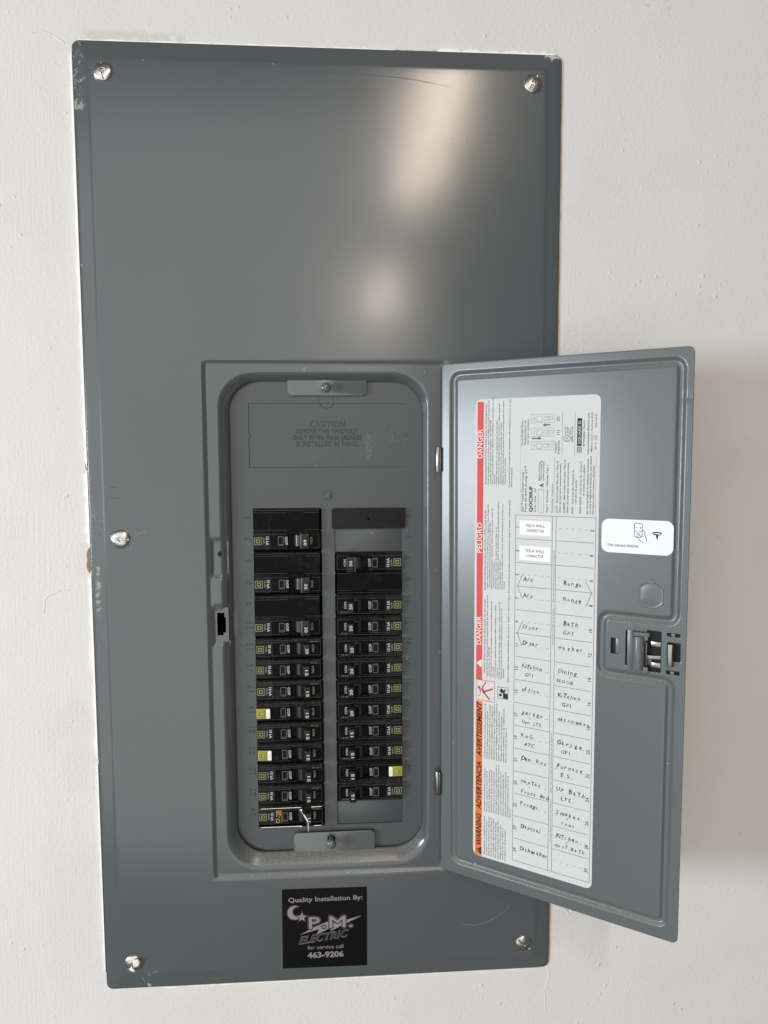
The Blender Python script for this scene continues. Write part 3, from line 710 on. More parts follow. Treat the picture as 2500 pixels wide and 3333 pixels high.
# fine print, reading upward
fp = MB()
def col(x, z, rows, h=1.05, lead=2.0, m=m_ink, off=0.02, cw=0.86):
    for i, (dz, s) in enumerate(rows):
        if s: put_text(fp, s, x + i * lead, z + dz, h, Y1, m, rot=90, off=off, w=None if cw is None else cw * len(s))
CW = 0.90
col(41.2, 45.9, [(0, "RISQUE D'ELECTROCUTION, D'EXPLOSION OU D'ECLAIR D'ARC")], 1.25, off=.015, cw=1.24, m=m_ink)
col(43.2, 43.9, [(0, "\u2022 Portez un equipement de protection personnel (EPP) approprie et observez les"), (2, "methodes de travail electrique securitaire. Voir NFPA 70E."), (0, "\u2022 Seul un personnel qualifie doit effectuer l'installation et l'entretien de cet"), (2, "appareil."), (0, "\u2022 Coupez l'alimentation de cet appareil avant d'y travailler."), (0, "\u2022 Utilisez toujours un dispositif de detection de tension a valeur nominale"), (2, "appropriee pour s'assurer que l'alimentation est coupee."), (0, "\u2022 Replacez tous les dispositifs, les portes et les couvercles avant de mettre"), (2, "l'appareil sous tension.")], 1.0, 1.82, cw=CW)
col(61.4, 43.6, [(0, "Si ces precautions ne sont pas respectees, cela entrainera la mort ou des"), (0, "blessures graves.")], 1.1, 2.0, cw=0.97, m=m_ink)
col(41.2, -42.5, [(0, "PELIGRO DE DESCARGA ELECTRICA, EXPLOSION O DESTELLO POR ARQUEO")], 1.25, off=.015, cw=1.08, m=m_ink)
col(43.2, -42.2, [(0, "\u2022 Utilice equipo de proteccion personal (EPP) apropiado y siga las practicas de seguridad"), (2, "electrica establecidas por su Compania (consulte la norma NFPA 70E)."), (0, "\u2022 Solamente el personal electrico especializado debera instalar y prestar servicio de"), (2, "mantenimiento a este equipo."), (0, "\u2022 Desenergice el equipo antes de realizar cualquier trabajo en el."), (0, "\u2022 Siempre utilice un dispositivo detector de tension de valor nominal adecuado para confirmar"), (2, "la desenergizacion del equipo."), (0, "\u2022 Antes de energizar el equipo, vuelva a colocar todos los dispositivos, las puertas y los"), (2, "frentes.")], 1.0, 1.82, cw=0.80)
col(62.0, -43.4, [(0, "El incumplimiento de estas precauciones podra causar la muerte o lesiones serias.")], 1.1, cw=0.95, m=m_ink)
col(41.2, -113.9, [(0, "HAZARD OF ELECTRIC SHOCK, EXPLOSION, OR ARC FLASH")], 1.25, off=.015, cw=1.30, m=m_ink)
col(43.2, -117.6, [(0, "\u2022 Apply appropriate personal protective equipment (PPE) and follow safe electrical"), (2, "work practices. See NFPA 70E."), (0, "\u2022 This equipment must only be installed and serviced by qualified electrical"), (2, "personnel."), (0, "\u2022 Turn off all power supplying this equipment before working on or inside"), (2, "equipment."), (0, "\u2022 Always use a properly rated voltage sensing device to confirm power is off."), (0, "\u2022 Replace all devices, doors and covers before turning on power to this"), (2, "equipment.")], 1.0, 1.82, cw=0.86)
col(62.0, -118.6, [(0, "Failure to follow these instructions will result in death or serious injury.")], 1.1, cw=0.98, m=m_ink)
col(41.8, -187.6, [(0, "Cet appareil est concu et verifie par Square D a des"), (0, "niveaux de rendement superieurs aux normes de"), (0, "l'Underwriters Laboratories (UL) et de l'association"), (0, "canadienne de normalisation (CSA). L'utilisation de"), (0, "disjoncteurs autres que Square D risque d'affecter la"), (0, "securite de l'utilisateur et la fiabilite du materiel."), (0, "Square D rejette toute responsabilite pour tout"), (0, "dommage, blessure ou mauvais fonctionnement"), (0, "resultant de l'utilisation ou de la defaillance de"), (0, "disjoncteurs autres que Square D.")], 1.05, 2.1, cw=0.92, m=m_ink)
col(41.8, -234.3, [(0, "Este equipo ha sido disenado y probado por"), (0, "Square D y supera las normas de nivel de"), (0, "rendimiento establecidas por Underwriters"), (0, "Laboratories (UL). El uso de interruptores"), (0, "automaticos que no sean de Square D puede"), (0, "afectar negativamente la seguridad del usuario y"), (0, "deteriorar la confiabilidad del equipo. Square D"), (0, "no asume responsabilidad alguna por danos,"), (0, "lesiones o funcionamiento inadecuado del"), (0, "equipo causado por el uso o desperfectos de"), (0, "interruptores automaticos que no sean de"), (0, "Square D.")], 1.05, 2.1, cw=0.90, m=m_ink)
col(41.8, -273.4, [(0, "This equipment is designed and tested"), (0, "by Square D to performance levels"), (0, "which exceed Underwriters Laboratories"), (0, "Standards. Use of Other than Square D"), (0, "Circuit Breakers May Adversely Affect"), (0, "User Safety and Impair Reliability."), (0, "Square D disclaims all liability for"), (0, "damage, injury or non-performance"), (0, "caused by the use or failure of"), (0, "non-Square D circuit breakers.")], 1.05, 2.1, cw=0.93, m=m_ink)
I_ = m_ink
for (x, z, s, h, w, o_) in ((73.2, 24, 'QO\u2122 Load Center Cover /', 1.7, 34, 0), (75.7, 24, 'Frente del centro de carga QO\u2122', 1.6, 37, 0), (80.6, 24, 'QOC30UF', 2.7, 20.6, .025), (83.4, 24, 'Series / Serie', 1.3, 13, 0), (83.4, 40, 'S01', 1.3, 3.2, 0),
    (86.6, 49.4, 'Mains Rating /', 1.2, 15.5, 0), (88.2, 49.4, 'Valor nominal de', 1.2, 16, 0), (89.9, 49.4, 'la linea principal', 1.2, 15, 0), (89.6, 44.0, 'A', 3.0, 3.2, .02),
    (93.3, 24, 'Type 1 Enclosure / Gabinete Tipo 1', 1.5, 37.5, 0), (97.2, 24, 'Accessories / Accesorios', 1.2, 23, 0),
    (101.2, 24, 'QOFP - Branch breaker filler plate / Placa de', 1.35, 41, 0), (103.6, 24, 'relleno del interruptor automatico derivado', 1.35, 39, 0), (107.0, 24, 'QOM2FP - Main breaker filler plate / Placa de', 1.35, 42, 0), (109.6, 24, 'relleno del interruptor automatico principal', 1.35, 39, 0),
    (113.6, 24, 'PK6FL - Door Lock Kit / Accesorio de', 1.35, 34, 0), (115.9, 32, 'cerradura de puerta', 1.35, 18, 0), (119.6, 24, '40205130021K - Cover Screw Kit / Accesorio', 1.35, 41, 0), (122.0, 38, 'de tornillos de la cubierta', 1.35, 24, 0),
    (124.9, 24, 'See Wiring Diagram for additional Accessories.', 1.35, 43, 0), (127.1, 24, 'Consulte el diagrama de alambrado para obtener', 1.35, 45, 0), (129.3, 24, 'informacion sobre accesorios adicionales.', 1.35, 38, 0),
    (72.2, 77, 'Circuit Breaker Reset /', 1.35, 21, 0), (74.6, 78, 'Restablecimiento del', 1.35, 19, 0), (76.9, 78, 'interruptor automatico', 1.35, 20, 0),
    (99.7, 70.9, 'Tripped /', 1.5, 9.3, 0), (101.9, 70, 'Disparado', 1.5, 10.8, 0), (101.6, 85.1, '(1)', 2.0, 3.8, 0), (101.5, 95.6, '(2)', 2.0, 3.8, 0),
    (107.0, 85.4, 'ELECTRIC', 0.95, 6.4, .01), (108.8, 85.4, 'CABINET', 0.95, 6.0, .01), (110.6, 85.4, 'FRONT', 0.95, 4.6, .01), (112.4, 79.4, 'LISTED', 1.15, 5.2, .02), (112.4, 85.6, 'R-2180', 1.25, 6.0, 0),
    (121.3, 76, 'by Schneider', 1.15, 12, .02), (121.3, 89, 'Electric', 1.15, 7.6, 0), (124.8, 70, 'www.Schneider-Electric.com', 1.45, 31.5, 0), (127.4, 72, 'Made in U.S.A. / Hecho en EUA', 1.35, 29.8, 0), (130.4, 73.4, '185121', 1.1, 5.6, 0), (130.4, 81.3, '15', 1.1, 2.4, 0), (130.4, 90, '40265-438-08', 1.1, 10.4, 0)):
    put_text(fp, s, x, z, h, Y1, I_, w=w, rot=90, off=o_ + .014)
put_text(fp, 'Use only Square D QO Circuit Breakers.   /   Utilice solo interruptores automaticos QO de Square D', 99.4, -81.9, 1.2, Y1, I_, w=76, rot=90)
put_text(fp, 'Use only Square D QO Circuit Breakers.   /   Utilice solo interruptores automaticos QO de Square D', 99.5, -246, 1.2, Y1, I_, w=92, rot=90)
fp.build('fine_print', lab)
ln = MB(); LW = 0.30
def rectl(x0, x1, z0, z1, w=LW, m=m_ink): ln.pline([(x0, z0), (x1, z0), (x1, z1), (x0, z1), (x0, z0)], w, Y1 - .01, m)
rectl(66.8, 131.2, -270.5, 21.4); ln.line((97.2, 21.4), (97.4, -270.3), LW, Y1, m_ink); ln.line((100.2, 21.4), (100.5, -270.3), LW, Y1, m_ink)
PR = 19.46
for i in range(1, 15):
    z = 21.5 - PR * i; ln.line((67.6, z), (97.1, z), LW, Y1, m_ink); ln.line((100.4, z), (129.8, z), LW, Y1, m_ink)
ln.line((98.2, 24), (98.2, 68), .18, Y1, m_ink); ln.line((104.0, 69), (104.0, 102), .22, Y1, m_ink); ln.line((113.9, 69), (113.9, 102), .22, Y1, m_ink); ln.line((130.6, 24), (130.6, 69), .15, Y1, m_ink2); ln.line((70.6, 24), (70.2, 97), .12, Y1, m_ink2)
rectl(85.4, 89.9, 24, 42.2, .18); rectl(128.6, 130.8, 80.8, 84.4, .16)
# small drawings of three breakers, the listing mark and the maker's emblem
for zc in (77.0, 87.4, 98.2):
    rectl(79.2, 97.4, zc - 3.3, zc + 3.3, .16); rectl(83.6, 87.8, zc - 2.2, zc + 2.0, .2); rectl(89.4, 91.4, zc - 1.6, zc + 1.6, .16); rectl(94.2, 96.0, zc - 1.2, zc + 1.2, .16)
    put_text(ln, 'I ON', 82.2, zc - 2, 1.1, Y1, m_ink, rot=90, w=3.4); put_text(ln, 'O OFF', 93.4, zc - 2.3, 1.1, Y1, m_ink, rot=90, w=4.4)
ln.rect(79.5, 85.0, 82.2, 83.2, Y1, m_ink2); ln.poly([(85.0, 81.4), (85.0, 84.0), (87.6, 82.7)], Y1, m_ink2)
ln.rect(90.5, 94.5, 92.6, 93.6, Y1, m_ink2); ln.poly([(90.5, 91.8), (90.5, 94.4), (88.0, 93.1)], Y1, m_ink2)
disc(ln, 107.8, 82.2, 2.7, Y1, m_ink); disc(ln, 107.8, 82.2, 2.3, Y2, m_paper); put_text(ln, 'UL', 108.7, 82.2, 1.9, Y2 - .03, m_ink, rot=90, align='C', off=.01)
ln.rect(115.6, 119.2, 76.4, 97.6, Y1, m_ink); put_text(ln, 'SQUARE D', 118.4, 78, 1.9, Y2, m_paper, w=17.6, rot=90, off=.01)
ln.rect(115.6, 119.2, 71.4, 75.6, Y1, m_ink); ln.rect(116.1, 118.7, 71.9, 75.1, Y2, m_paper); ln.rect(116.5, 118.3, 72.5, 74.5, Y2 - .02, m_ink); ln.rect(116.9, 117.9, 73.0, 74.0, Y2 - .04, m_paper)
ln.build('ruled_lines', lab)
nm = MB()
for k in range(15):
    zz = 21.5 - PR * k
    put_text(nm, str(2 * k + 1), 70.0, zz - 10.0, 2.7, Y1, m_ink, rot=90, align='C', off=.012); put_text(nm, str(2 * k + 2), 129.8, zz - 10.2, 2.7, Y1, m_ink, rot=90, align='C', off=.012)
    dz = zz - 9.6
    for x in ((72.8, 78.0, 83.2, 88.6, 93.6) if k > 1 else ()): nm.line((x, dz), (x + 1.9, dz), .2, Y1, m_ink)
    for x in (102.4, 107.6, 112.8, 118.2, 123.4): nm.line((x, dz), (x + 1.8, dz), .2, Y1, m_ink)
nm.build('circuit_numbers', lab)
# handwriting
hw = MB()
def hand(s, x, z, h=3.3, w=None, tilt=-2):
    rr = random.Random(s + str(z)); n = len(s); adv = (w / n) if w else h * 0.86; px = x
    for ch in s:
        if ch != ' ':
            low = ch.islower() and ch not in 'bdfhklt'
            put_text(hw, ch.replace('t', 'T') if s not in ('Front Bed',) else ch, px + rr.uniform(-.15, .15), z + rr.uniform(-.22, .22) + (px - x) * math.sin(R(tilt)), h * rr.uniform(.92, 1.06) * (0.96 if low else 1), Y1 - .02, m_pen, rot=0, off=rr.choice((.002, .014, .022)), shear=rr.uniform(.0, .3), tilt=rr.uniform(-11, 7))
        px += adv * (0.62 if ch in 'iIl.' else 1.0)
def row(k): return 21.5 - PR * (k // 2)
for k, lines_ in {5: ('A/c',), 7: ('A/c',), 9: ('Dryer',), 11: ('Dryer',), 13: ('Kitchen', 'GFI'), 15: ('office',), 17: ('garage', '+', 'Den LTS.'), 19: ('RoG', 'ATC'), 21: ('Den Rec',), 23: ('master', '+', 'Front Bed'), 25: ('Fridge',), 27: ('Disposal',), 29: ('Dishwasher',)}.items():
    zz = row(k - 1); W_ = {'Kitchen': 18, 'garage': 19, 'Den LTS.': 19, 'Den Rec': 23, 'master': 18, 'Front Bed': 24, 'Fridge': 17, 'Disposal': 19.5, 'Dishwasher': 25, 'office': 16.5, 'Dryer': 14, 'A/c': 9.5, 'RoG': 11, 'ATC': 9, 'GFI': 9}
    z1 = zz - (14.8 if k in (5, 9) else 8.6)
    hand(lines_[0], 73.5, z1, 3.2, W_.get(lines_[0]))
    if len(lines_) == 3: hand('+', 80.0, zz - 12.4, 2.0); hand(lines_[2], 74.0, zz - (16.4 if k != 23 else 17.4), 2.9, W_.get(lines_[2]))
    elif len(lines_) == 2: hand(lines_[1], 76, zz - 15.6, 2.9, W_.get(lines_[1]))
for k, lines_ in {6: ('Range',), 8: ('Range',), 10: ('Bath', 'GFI'), 12: ('washer',), 14: ('Dining', '+', 'NOOK'), 16: ('Kitchen', 'GFI'), 18: ('microwave',), 20: ('Garage', 'GFI'), 22: ('Furnace', 'E.S.'), 24: ('UP Bath', 'LTS.'), 26: ('Smokes', '+', 'fans'), 28: ('Kitchen', '+', 'mast.Bath')}.items():
    zz = row(k - 2); W_ = {'Range': 15, 'Bath': 13, 'washer': 21, 'Dining': 18, 'Kitchen': 20, 'microwave': 28, 'Garage': 21, 'Furnace': 22, 'UP Bath': 24, 'Smokes': 21, 'mast.Bath': 26, 'NOOK': 14, 'fans': 12, 'E.S.': 13, 'LTS.': 13, 'GFI': 10}
    hand(lines_[0], 103.6 if len(lines_[0]) > 5 else 107, zz - (15.2 if k == 6 else 8.4), 3.3, W_.get(lines_[0]))
    if len(lines_) == 3: hand('+', 112, zz - 12.2, 2.0); hand(lines_[2], 103 if k != 26 else 108, zz - 16.4, 2.9, W_.get(lines_[2]))
    elif len(lines_) == 2: hand(lines_[1], 107, zz - 15.6, 3.0, W_.get(lines_[1]))
hw.pline([(73.0, -27.0), (69.0, -36.6), (73.0, -46.8)], .32, Y1 - .02, m_pen); hw.pline([(73.0, -66.4), (69.2, -75.6), (73.0, -86)], .32, Y1 - .02, m_pen)
hw.pline([(124.0, -28), (129.0, -37.2), (125.0, -47.5)], .32, Y1 - .02, m_pen)
hw.build('handwriting', lab)

for i, (za, zb_, nm_) in enumerate(((5.3, 17.0, 'upper'), (-15.3, -3.5, 'lower'))):
    tp_ = MB(); tp_.extr(rrect(70.2, 95.9, za, zb_, .3, 2), 'y', -.40, -.30, m_tape)
    o = tp_.build('wall_connector_label'); on_door(o)
    thing(o, f'small white printed tape label in directory row {1 + 2 * i}, {nm_} of the two', 'label', 'printed tape labels stuck on the directory')
    pr = MB(); put_text(pr, 'TESLA WALL', 83.1, zb_ - 4.9, 2.2, -.44, m_ink, w=16.0, align='C', off=.012, space=1.15); put_text(pr, 'CONNECTOR', 83.1, zb_ - 9.0, 2.2, -.44, m_ink, w=14.6, align='C', off=.012, space=1.15)
    pr.build('tape_lettering', o)

ts = MB(); ts.extr(rrect(135.6, 187.2, -4.2, 21.3, 5.5, 7), 'y', -0.30, -0.02, m_gloss)
tsn = ts.build('charger_serial_sticker'); on_door(tsn)
thing(tsn, 'small glossy white sticker with serial number, phone-in-hand icon and T emblem', 'sticker')
pr = MB(); yy = -.34
put_text(pr, 'TSN: E4A26019000343', 140.0, 0.5, 1.8, yy, m_ink, w=22.8, off=.012)
pr.build('serial_number', tsn)
pr = MB()
pr.pline(rrect(159.6, 165.2, 8.4, 18.8, 1.0, 3) + [rrect(159.6, 165.2, 8.4, 18.8, 1.0, 3)[0]], .42, yy, m_ink)
for a, b, sa, sb in ((160.7, 15.9, 1, -1), (164.1, 15.9, -1, -1), (160.7, 12.5, 1, 1), (164.1, 12.5, -1, 1)): pr.pline([(a + sa * 1.0, b), (a, b), (a, b + sb * 1.0)], .32, yy, m_ink)
pr.pline([(161.6, 8.6), (161.9, 11.2), (162.8, 11.5), (163.6, 9.6), (165.2, 8.8)], .42, yy - .02, m_ink); pr.pline([(161.6, 8.6), (163.6, 6.2), (166.0, 4.6)], .42, yy, m_ink); pr.pline([(165.3, 14.2), (167.0, 12.0), (168.0, 8.0), (168.7, 5.2)], .42, yy, m_ink)
pr.build('phone_in_hand_icon', tsn)
pr = MB()
top = [(172.2 + 7.0 * t, 12.2 + 0.9 * math.sin(math.pi * t)) for t in [i / 10 for i in range(11)]]
bot = [(172.6 + 6.2 * t, 11.4 + 0.8 * math.sin(math.pi * t)) for t in [i / 10 for i in range(11)]][::-1]
pr.poly(top + bot, yy, m_ink)
pr.poly([(172.9, 11.1), (174.9, 11.6), (175.7, 11.2), (176.4, 11.2), (178.5, 11.1), (178.0, 10.3), (176.9, 10.9), (175.9, 6.6), (174.7, 10.9), (173.3, 10.3)][::1], yy - .03, m_ink)
pr.build('T_emblem', tsn)

# ---- installer's decal on the cover
lg = MB(); lg.extr([(-43.9, -388.2), (31.6, -389.0), (31.9, -314.8), (-43.7, -314.0)], 'y', -0.16, -0.01, m_vinyl)
logo = lg.build('installer_decal'); thing(logo, 'square black decal with grey moon, star and lightning lettering below the breakers', 'decal')
yy = -.20
for a_ in (('Quality Installation By:', -38.2, -326.4, 4.2, 66, 'L', .015), ('for service call', -5.6, -371.4, 3.6, 32, 'C', .0), ('463-9206', -5.6, -379.4, 5.0, 32.4, 'C', .035)):
    pr = MB(); put_text(pr, a_[0], a_[1], a_[2], a_[3], yy, m_pink, w=a_[4], align=a_[5], off=a_[6]); pr.build('line_of_lettering', logo)
em = MB()
def crescent(s, y, m):
    cx, cz, r = -32.6, -336.2, 6.2 * s; o1 = [(cx + r * math.cos(R(a)), cz + r * math.sin(R(a))) for a in range(50, 331, 14)]
    cx2, cz2, r2 = -29.7, -335.4, 5.0 / s if s > 1 else 5.0
    o2 = [(cx2 + r2 * math.cos(R(a)), cz2 + r2 * math.sin(R(a))) for a in range(300, 79, -14)]
    n1, n2 = len(o1), len(o2); vs = [(a * MM, y * MM, b * MM) for a, b in o1 + o2[:]]; fs = []
    for i in range(n1 - 1):
        j = min(n2 - 1, int(round((1 - i / (n1 - 1)) * (n2 - 1)))); j2 = min(n2 - 1, int(round((1 - (i + 1) / (n1 - 1)) * (n2 - 1))))
        f = (i, i + 1, n1 + j2, n1 + j) if j2 != j else (i, i + 1, n1 + j)
        fs.append(f)
    em.add(vs, fs, m)
crescent(1.12, yy, m_outl); crescent(1.0, yy - .03, m_pink)
def star(r, y, m): 
    pts = []
    for i in range(10):
        q = r if i % 2 == 0 else r * .42; a = R(90 + 36 * i - 2); pts.append((-26.2 + q * math.cos(a), -340.6 + q * math.sin(a)))
    for i in range(10): em.poly([(-26.2, -340.6), pts[i], pts[(i + 1) % 10]], y, m)
star(6.2, yy - .05, m_outl); star(5.5, yy - .08, m_vinyl); star(4.4, yy - .11, m_pink)
bolt = [(-31.2, -358.6), (-15, -350), (6, -342), (1, -347.5), (12, -345), (29.4, -340.8), (18, -346.2), (9.0, -350.5), (-1.5, -355.4), (-0.5, -352), (-14, -358.2), (-11.5, -353.0), (-20, -355)]
def tri(pts, y, m):
    pts = list(pts)
    b2 = bmesh.new(); vs = [b2.verts.new((a * MM, y * MM, c * MM)) for a, c in pts]; f = b2.faces.new(vs); bmesh.ops.triangulate(b2, faces=[f])
    b2.verts.index_update(); em.add([v.co[:] for v in b2.verts], [tuple(v.index for v in f.verts) for f in b2.faces], m); b2.free()
tri([(a * 1.0, c) for a, c in bolt], yy - .02, m_pink)
for a, b in zip(bolt, bolt[1:] + bolt[:1]): em.line(a, b, .45, yy - .04, m_vinyl)
for rad, m, y in ((1.35, m_outl, yy - .06), (0.95, m_vinyl, yy - .09)):
    for i in range(12):
        put_text(em, 'P.M.', -19.9 + rad * math.cos(i * math.pi / 6), -351.6 + rad * math.sin(i * math.pi / 6), 10.4, y - .001 * i, m, w=38.5, off=.0, space=1.1)
for i, (dx, dz) in enumerate(((.35, 0), (-.35, 0), (0, .3), (0, -.3), (0, 0))): put_text(em, 'P.M.', -19.9 + dx, -351.6 + dz, 10.4, yy - .13 - .001 * i, m_pink, w=38.5, off=.0, space=1.1)
put_text(em, 'ELECTRIC', -29.6, -366.0, 6.4, yy - .06, m_outl, w=46, off=.045, shear=.45, tilt=7, space=1.08)
put_text(em, 'ELECTRIC', -28.9, -365.4, 5.6, yy - .09, m_vinyl, w=44.6, off=-.008, shear=.45, tilt=7, space=1.1)
em.build('moon_star_lightning_emblem', logo)

# ================================================================= CIRCUIT BREAKERS
# local frame: x along the breaker, z up, y = 0 on the deadfront face, minus y towards the viewer
SEC = lambda hu, hd: [(14, hu - .2), (0.0, hu), (-2.2, hu - .5), (-3.1, hu - 1.2), (-3.4, hu - 1.7), (-3.4, hu - 2.6), (-4.0, hu - 3.2), (-4.0, -hd + 3.4), (-3.2, -hd + 3.0), (-3.0, -hd + 1.6), (0.0, -hd + .3), (14, -hd + .3)]
def seg_body(mb, x0, x1, hu, hd, m, face=-4.0):
    pts = [(max(y, face) if y < -3.5 else y, z) for y, z in SEC(hu, hd)]
    mb.extr([(y, z) for y, z in pts], 'x', x0, x1, m)
def emblem(mb, cx, cz, s, y, m, bgm=None, hollow=m_black):
    """square within a D-shaped square"""
    h = s / 2
    mb.rect(cx - h, cx + h, cz - h, cz + h, y, m); mb.rect(cx - h * .80, cx + h * .80, cz - h * .80, cz + h * .80, y - .05, hollow)
    mb.poly([(cx - h * .52, cz + h * .55), (cx - h * .52, cz - h * .55), (cx - h * .3, cz - h * .55), (cx + h * .56, cz - h * .55), (cx + h * .56, cz + h * .55), (cx - h * .3, cz + h * .55)], y - .10, m)
    mb.rect(cx - h * .22, cx + h * .26, cz - h * .26, cz + h * .26, y - .15, hollow)
def parts_into(root, poles, kind):
    """kind: plain, test, clip. symbols are centred on z=0; a two-pole body extends 19 mm further up"""
    hu = 9.3 if poles == 1 else 28.3; hd = 9.3
    b = MB()
    x0, x1, pa, pb = -29.0, 27.6, 0.4, 13.8
    if poles == 2:
        b.extr([(14, hu - .2), (0.0, hu), (-2.2, hu - .5), (-3.1, hu - 1.2), (-3.4, hu - 1.7), (-3.4, hu - 2.6), (-4.0, hu - 3.2), (-4.0, 9.0), (14, 9.0)], 'x', x0, x1, m_body); hu = 9.2
    seg_body(b, x0, -15.2, hu, hd, m_bodyg if kind != 'test' else m_body); seg_body(b, -15.2, pa, hu, hd, m_body); seg_body(b, pb, x1, hu, hd, m_body)
    # toggle pit: floor and rails
    b.box(pa, pb, -0.6, 14, -hd + 1, hu - 1, m_body)
    b.extr([(y, z) for y, z in [(0, hu), (-2.2, hu - .5), (-3.1, hu - 1.2), (-3.4, hu - 2.6), (-4.0, hu - 3.2), (-4.0, 5.6), (-0.5, 5.4), (0, 5.6)]], 'x', pa, pb, m_body)
    b.extr([(0, -5.2), (-0.5, -5.0), (-4.0, -5.2), (-4.0, -hd + 3.4), (-3.2, -hd + 3.0), (-3.0, -hd + 1.6), (0, -hd + .3)], 'x', pa, pb, m_body)
    b.box(-29.6, -28.9, 0.8, 14, -hd + 1.5, hu - 1.5, m_body); b.box(27.5, 29.6, 1.5, 14, -hd + .6, hu - .6, m_body)
    b.build('body', root, bevel=0.2, seg=1, angle=12)
    if poles == 2: hu = 28.3
    y = -4.06
    ed = MB()
    for z in ([5.9, -5.9] if poles == 1 else [5.9, -5.9, 9.6, 24.6]): ed.box(-28.6, -0.4, y - .06, y + .1, z - .09, z + .09, m_wdim_edge); ed.box(14.2, 27.3, y - .06, y + .1, z - .09, z + .09, m_wdim_edge)
    ed.box(27.0, 27.2, y - .06, y + .1, -5.9, 5.9, m_wdim_edge); ed.box(-15.3, -15.1, y - .05, y + .1, -5.9, 5.9, m_wdim_edge)
    ed.box(-28.4, 27.0, -3.52, -3.2, hu - 1.75, hu - 1.55, m_wdim_edge)  # pale strip: highlight of the top edge put into the colour
    ed.build('ribs_and_edge_highlight', root)
    wx = (-8.2, -3.2) if kind != 'test' else (-7.8, -3.2)
    wn = MB(); z0, z1 = -4.0, 4.2
    for a in ((wx[0], wx[1], z1 - .55, z1), (wx[0], wx[1], z0, z0 + .55), (wx[0], wx[0] + .55, z0, z1), (wx[1] - .55, wx[1], z0, z1)): wn.box(a[0], a[1], -4.9, -3.9, a[2], a[3], m_win)
    fr_ = wn.build('trip_window', root, bevel=0.1, seg=1)
    wg = MB(); wg.box(wx[0] + .5, wx[1] - .5, -4.2, -3.95, z0 + .5, z1 - .5, m_winin); wg.box(wx[0] + 1.0, wx[1] - 1.0, -4.4, -3.95, z0 + .9, z0 + 1.3, m_win); wg.build('window_pane', fr_)
    pr = MB()
    if kind == 'test':
        tb_ = MB(); tb_.box(-28.9, -20.6, -5.6, -3.9, -4.6, 4.4, m_ybut); tb_.build('yellow_green_cap', root, bevel=.25)
        e = MB(); hh = 3.1
        for s_ in (3.1, 1.7):
            for a in ((-s_, s_, s_ - .3, s_), (-s_, s_, -s_, -s_ + .3), (-s_, -s_ + .3, -s_, s_), (s_ - .3, s_, -s_, s_)): e.rect(-24.6 + a[0], -24.6 + a[1], a[2], a[3], -5.66, m_ink)
        e.rect(-24.6 - 1.7, -24.6 - 1.1, -1.7, 1.7, -5.7, m_ink)
        e.build('square_emblem', root)
        tt = MB(); tt.extr(rrect(-20.4, -17.0, -4.4, 4.2, .6, 3), 'y', -6.0, -3.9, m_test); tt.build('test_button', root, smooth=True, bevel=.3)
        t2 = MB(); put_text(t2, 'TEST', -19.6, 0, 1.6, -6.06, mat_get('test_print'), rot=-90, align='C', w=5.5); t2.build('button_lettering', root)
        put_text(pr, '10 kA', -12.6, 0.2, 2.0, y - .05, m_white, rot=-90, align='C', w=6.4, off=.02); put_text(pr, '120V~', -15.2, 0.2, 1.2, y - .05, m_wdim, rot=-90, align='C', w=4.2)
        rb = MB(); rb.box(-16.6, -9.6, -4.5, -3.9, -5.8, 5.8, m_body); rb.build('raised_plate', root, bevel=.2, seg=1)
    else:
        emblem(pr, -25.4, 0.1, 6.6, y - .05, m_ygrn)
        put_text(pr, '10 kA', -18.6, 0.2, 2.5, y - .05, m_white, rot=-90, align='C', w=7.4, off=.006); put_text(pr, '120/240V~', -21.0, 0.2, 1.3, y - .05, m_wdim2, rot=-90, align='C', w=6.4, off=.01)
    put_text(pr, 'O/OFF', -2.3, 0.2, 2.4, y - .05, m_white, rot=-90, align='C', w=7.0, off=.005)
    put_text(pr, 'I/ON', 19.4, 0.2, 2.1, y - .05, m_white, rot=-90, align='C', w=6.0, off=-.005)
    if poles == 1 and kind != 'test':
        put_text(pr, '19 24', 24.2, 6.9, 1.25, y - .02, m_wdim, rot=180, w=5.6)
    pr.build('printed_markings', root)
    if kind == 'clip':
        st = MB(); st.rect(-14.9, -8.7, -5.8, 6.4, y - .06, m_ink); st.rect(-9.0, -8.8, -5.8, 6.4, y - .1, m_yel)
        for i, (a, b_) in enumerate(((5.9, 1.2), (5.9, -.6), (5.9, 2.2), (5.9, .2))): put_text(st, ['LOCK-OFF', 'HANDLE CLAMP', 'SEE NOTE', 'USE ONLY'][i] if False else '-' * 9, -10.6 - i * 1.15, a, 2.0, y - .11, m_yel, rot=-90, w=a - b_, off=.03)
        st.pline([(-13.9, -2.4), (-12.0, -1.8), (-11, -3.2), (-11.2, -5.2), (-13.4, -5.4), (-13.9, -2.4)], .45, y - .12, m_yel)
        st.build('amber_handle_sticker', root)

m_wdim_edge = mat('pale_edge_highlight', (0.060, 0.058, 0.056), 0.4)
m_wdim2 = mat('lilac_grey_print', (0.28, 0.28, 0.33), 0.5)
def mat_get(n):
    return bpy.data.materials.get(n) or mat(n, (0.62, 0.62, 0.60), .5)

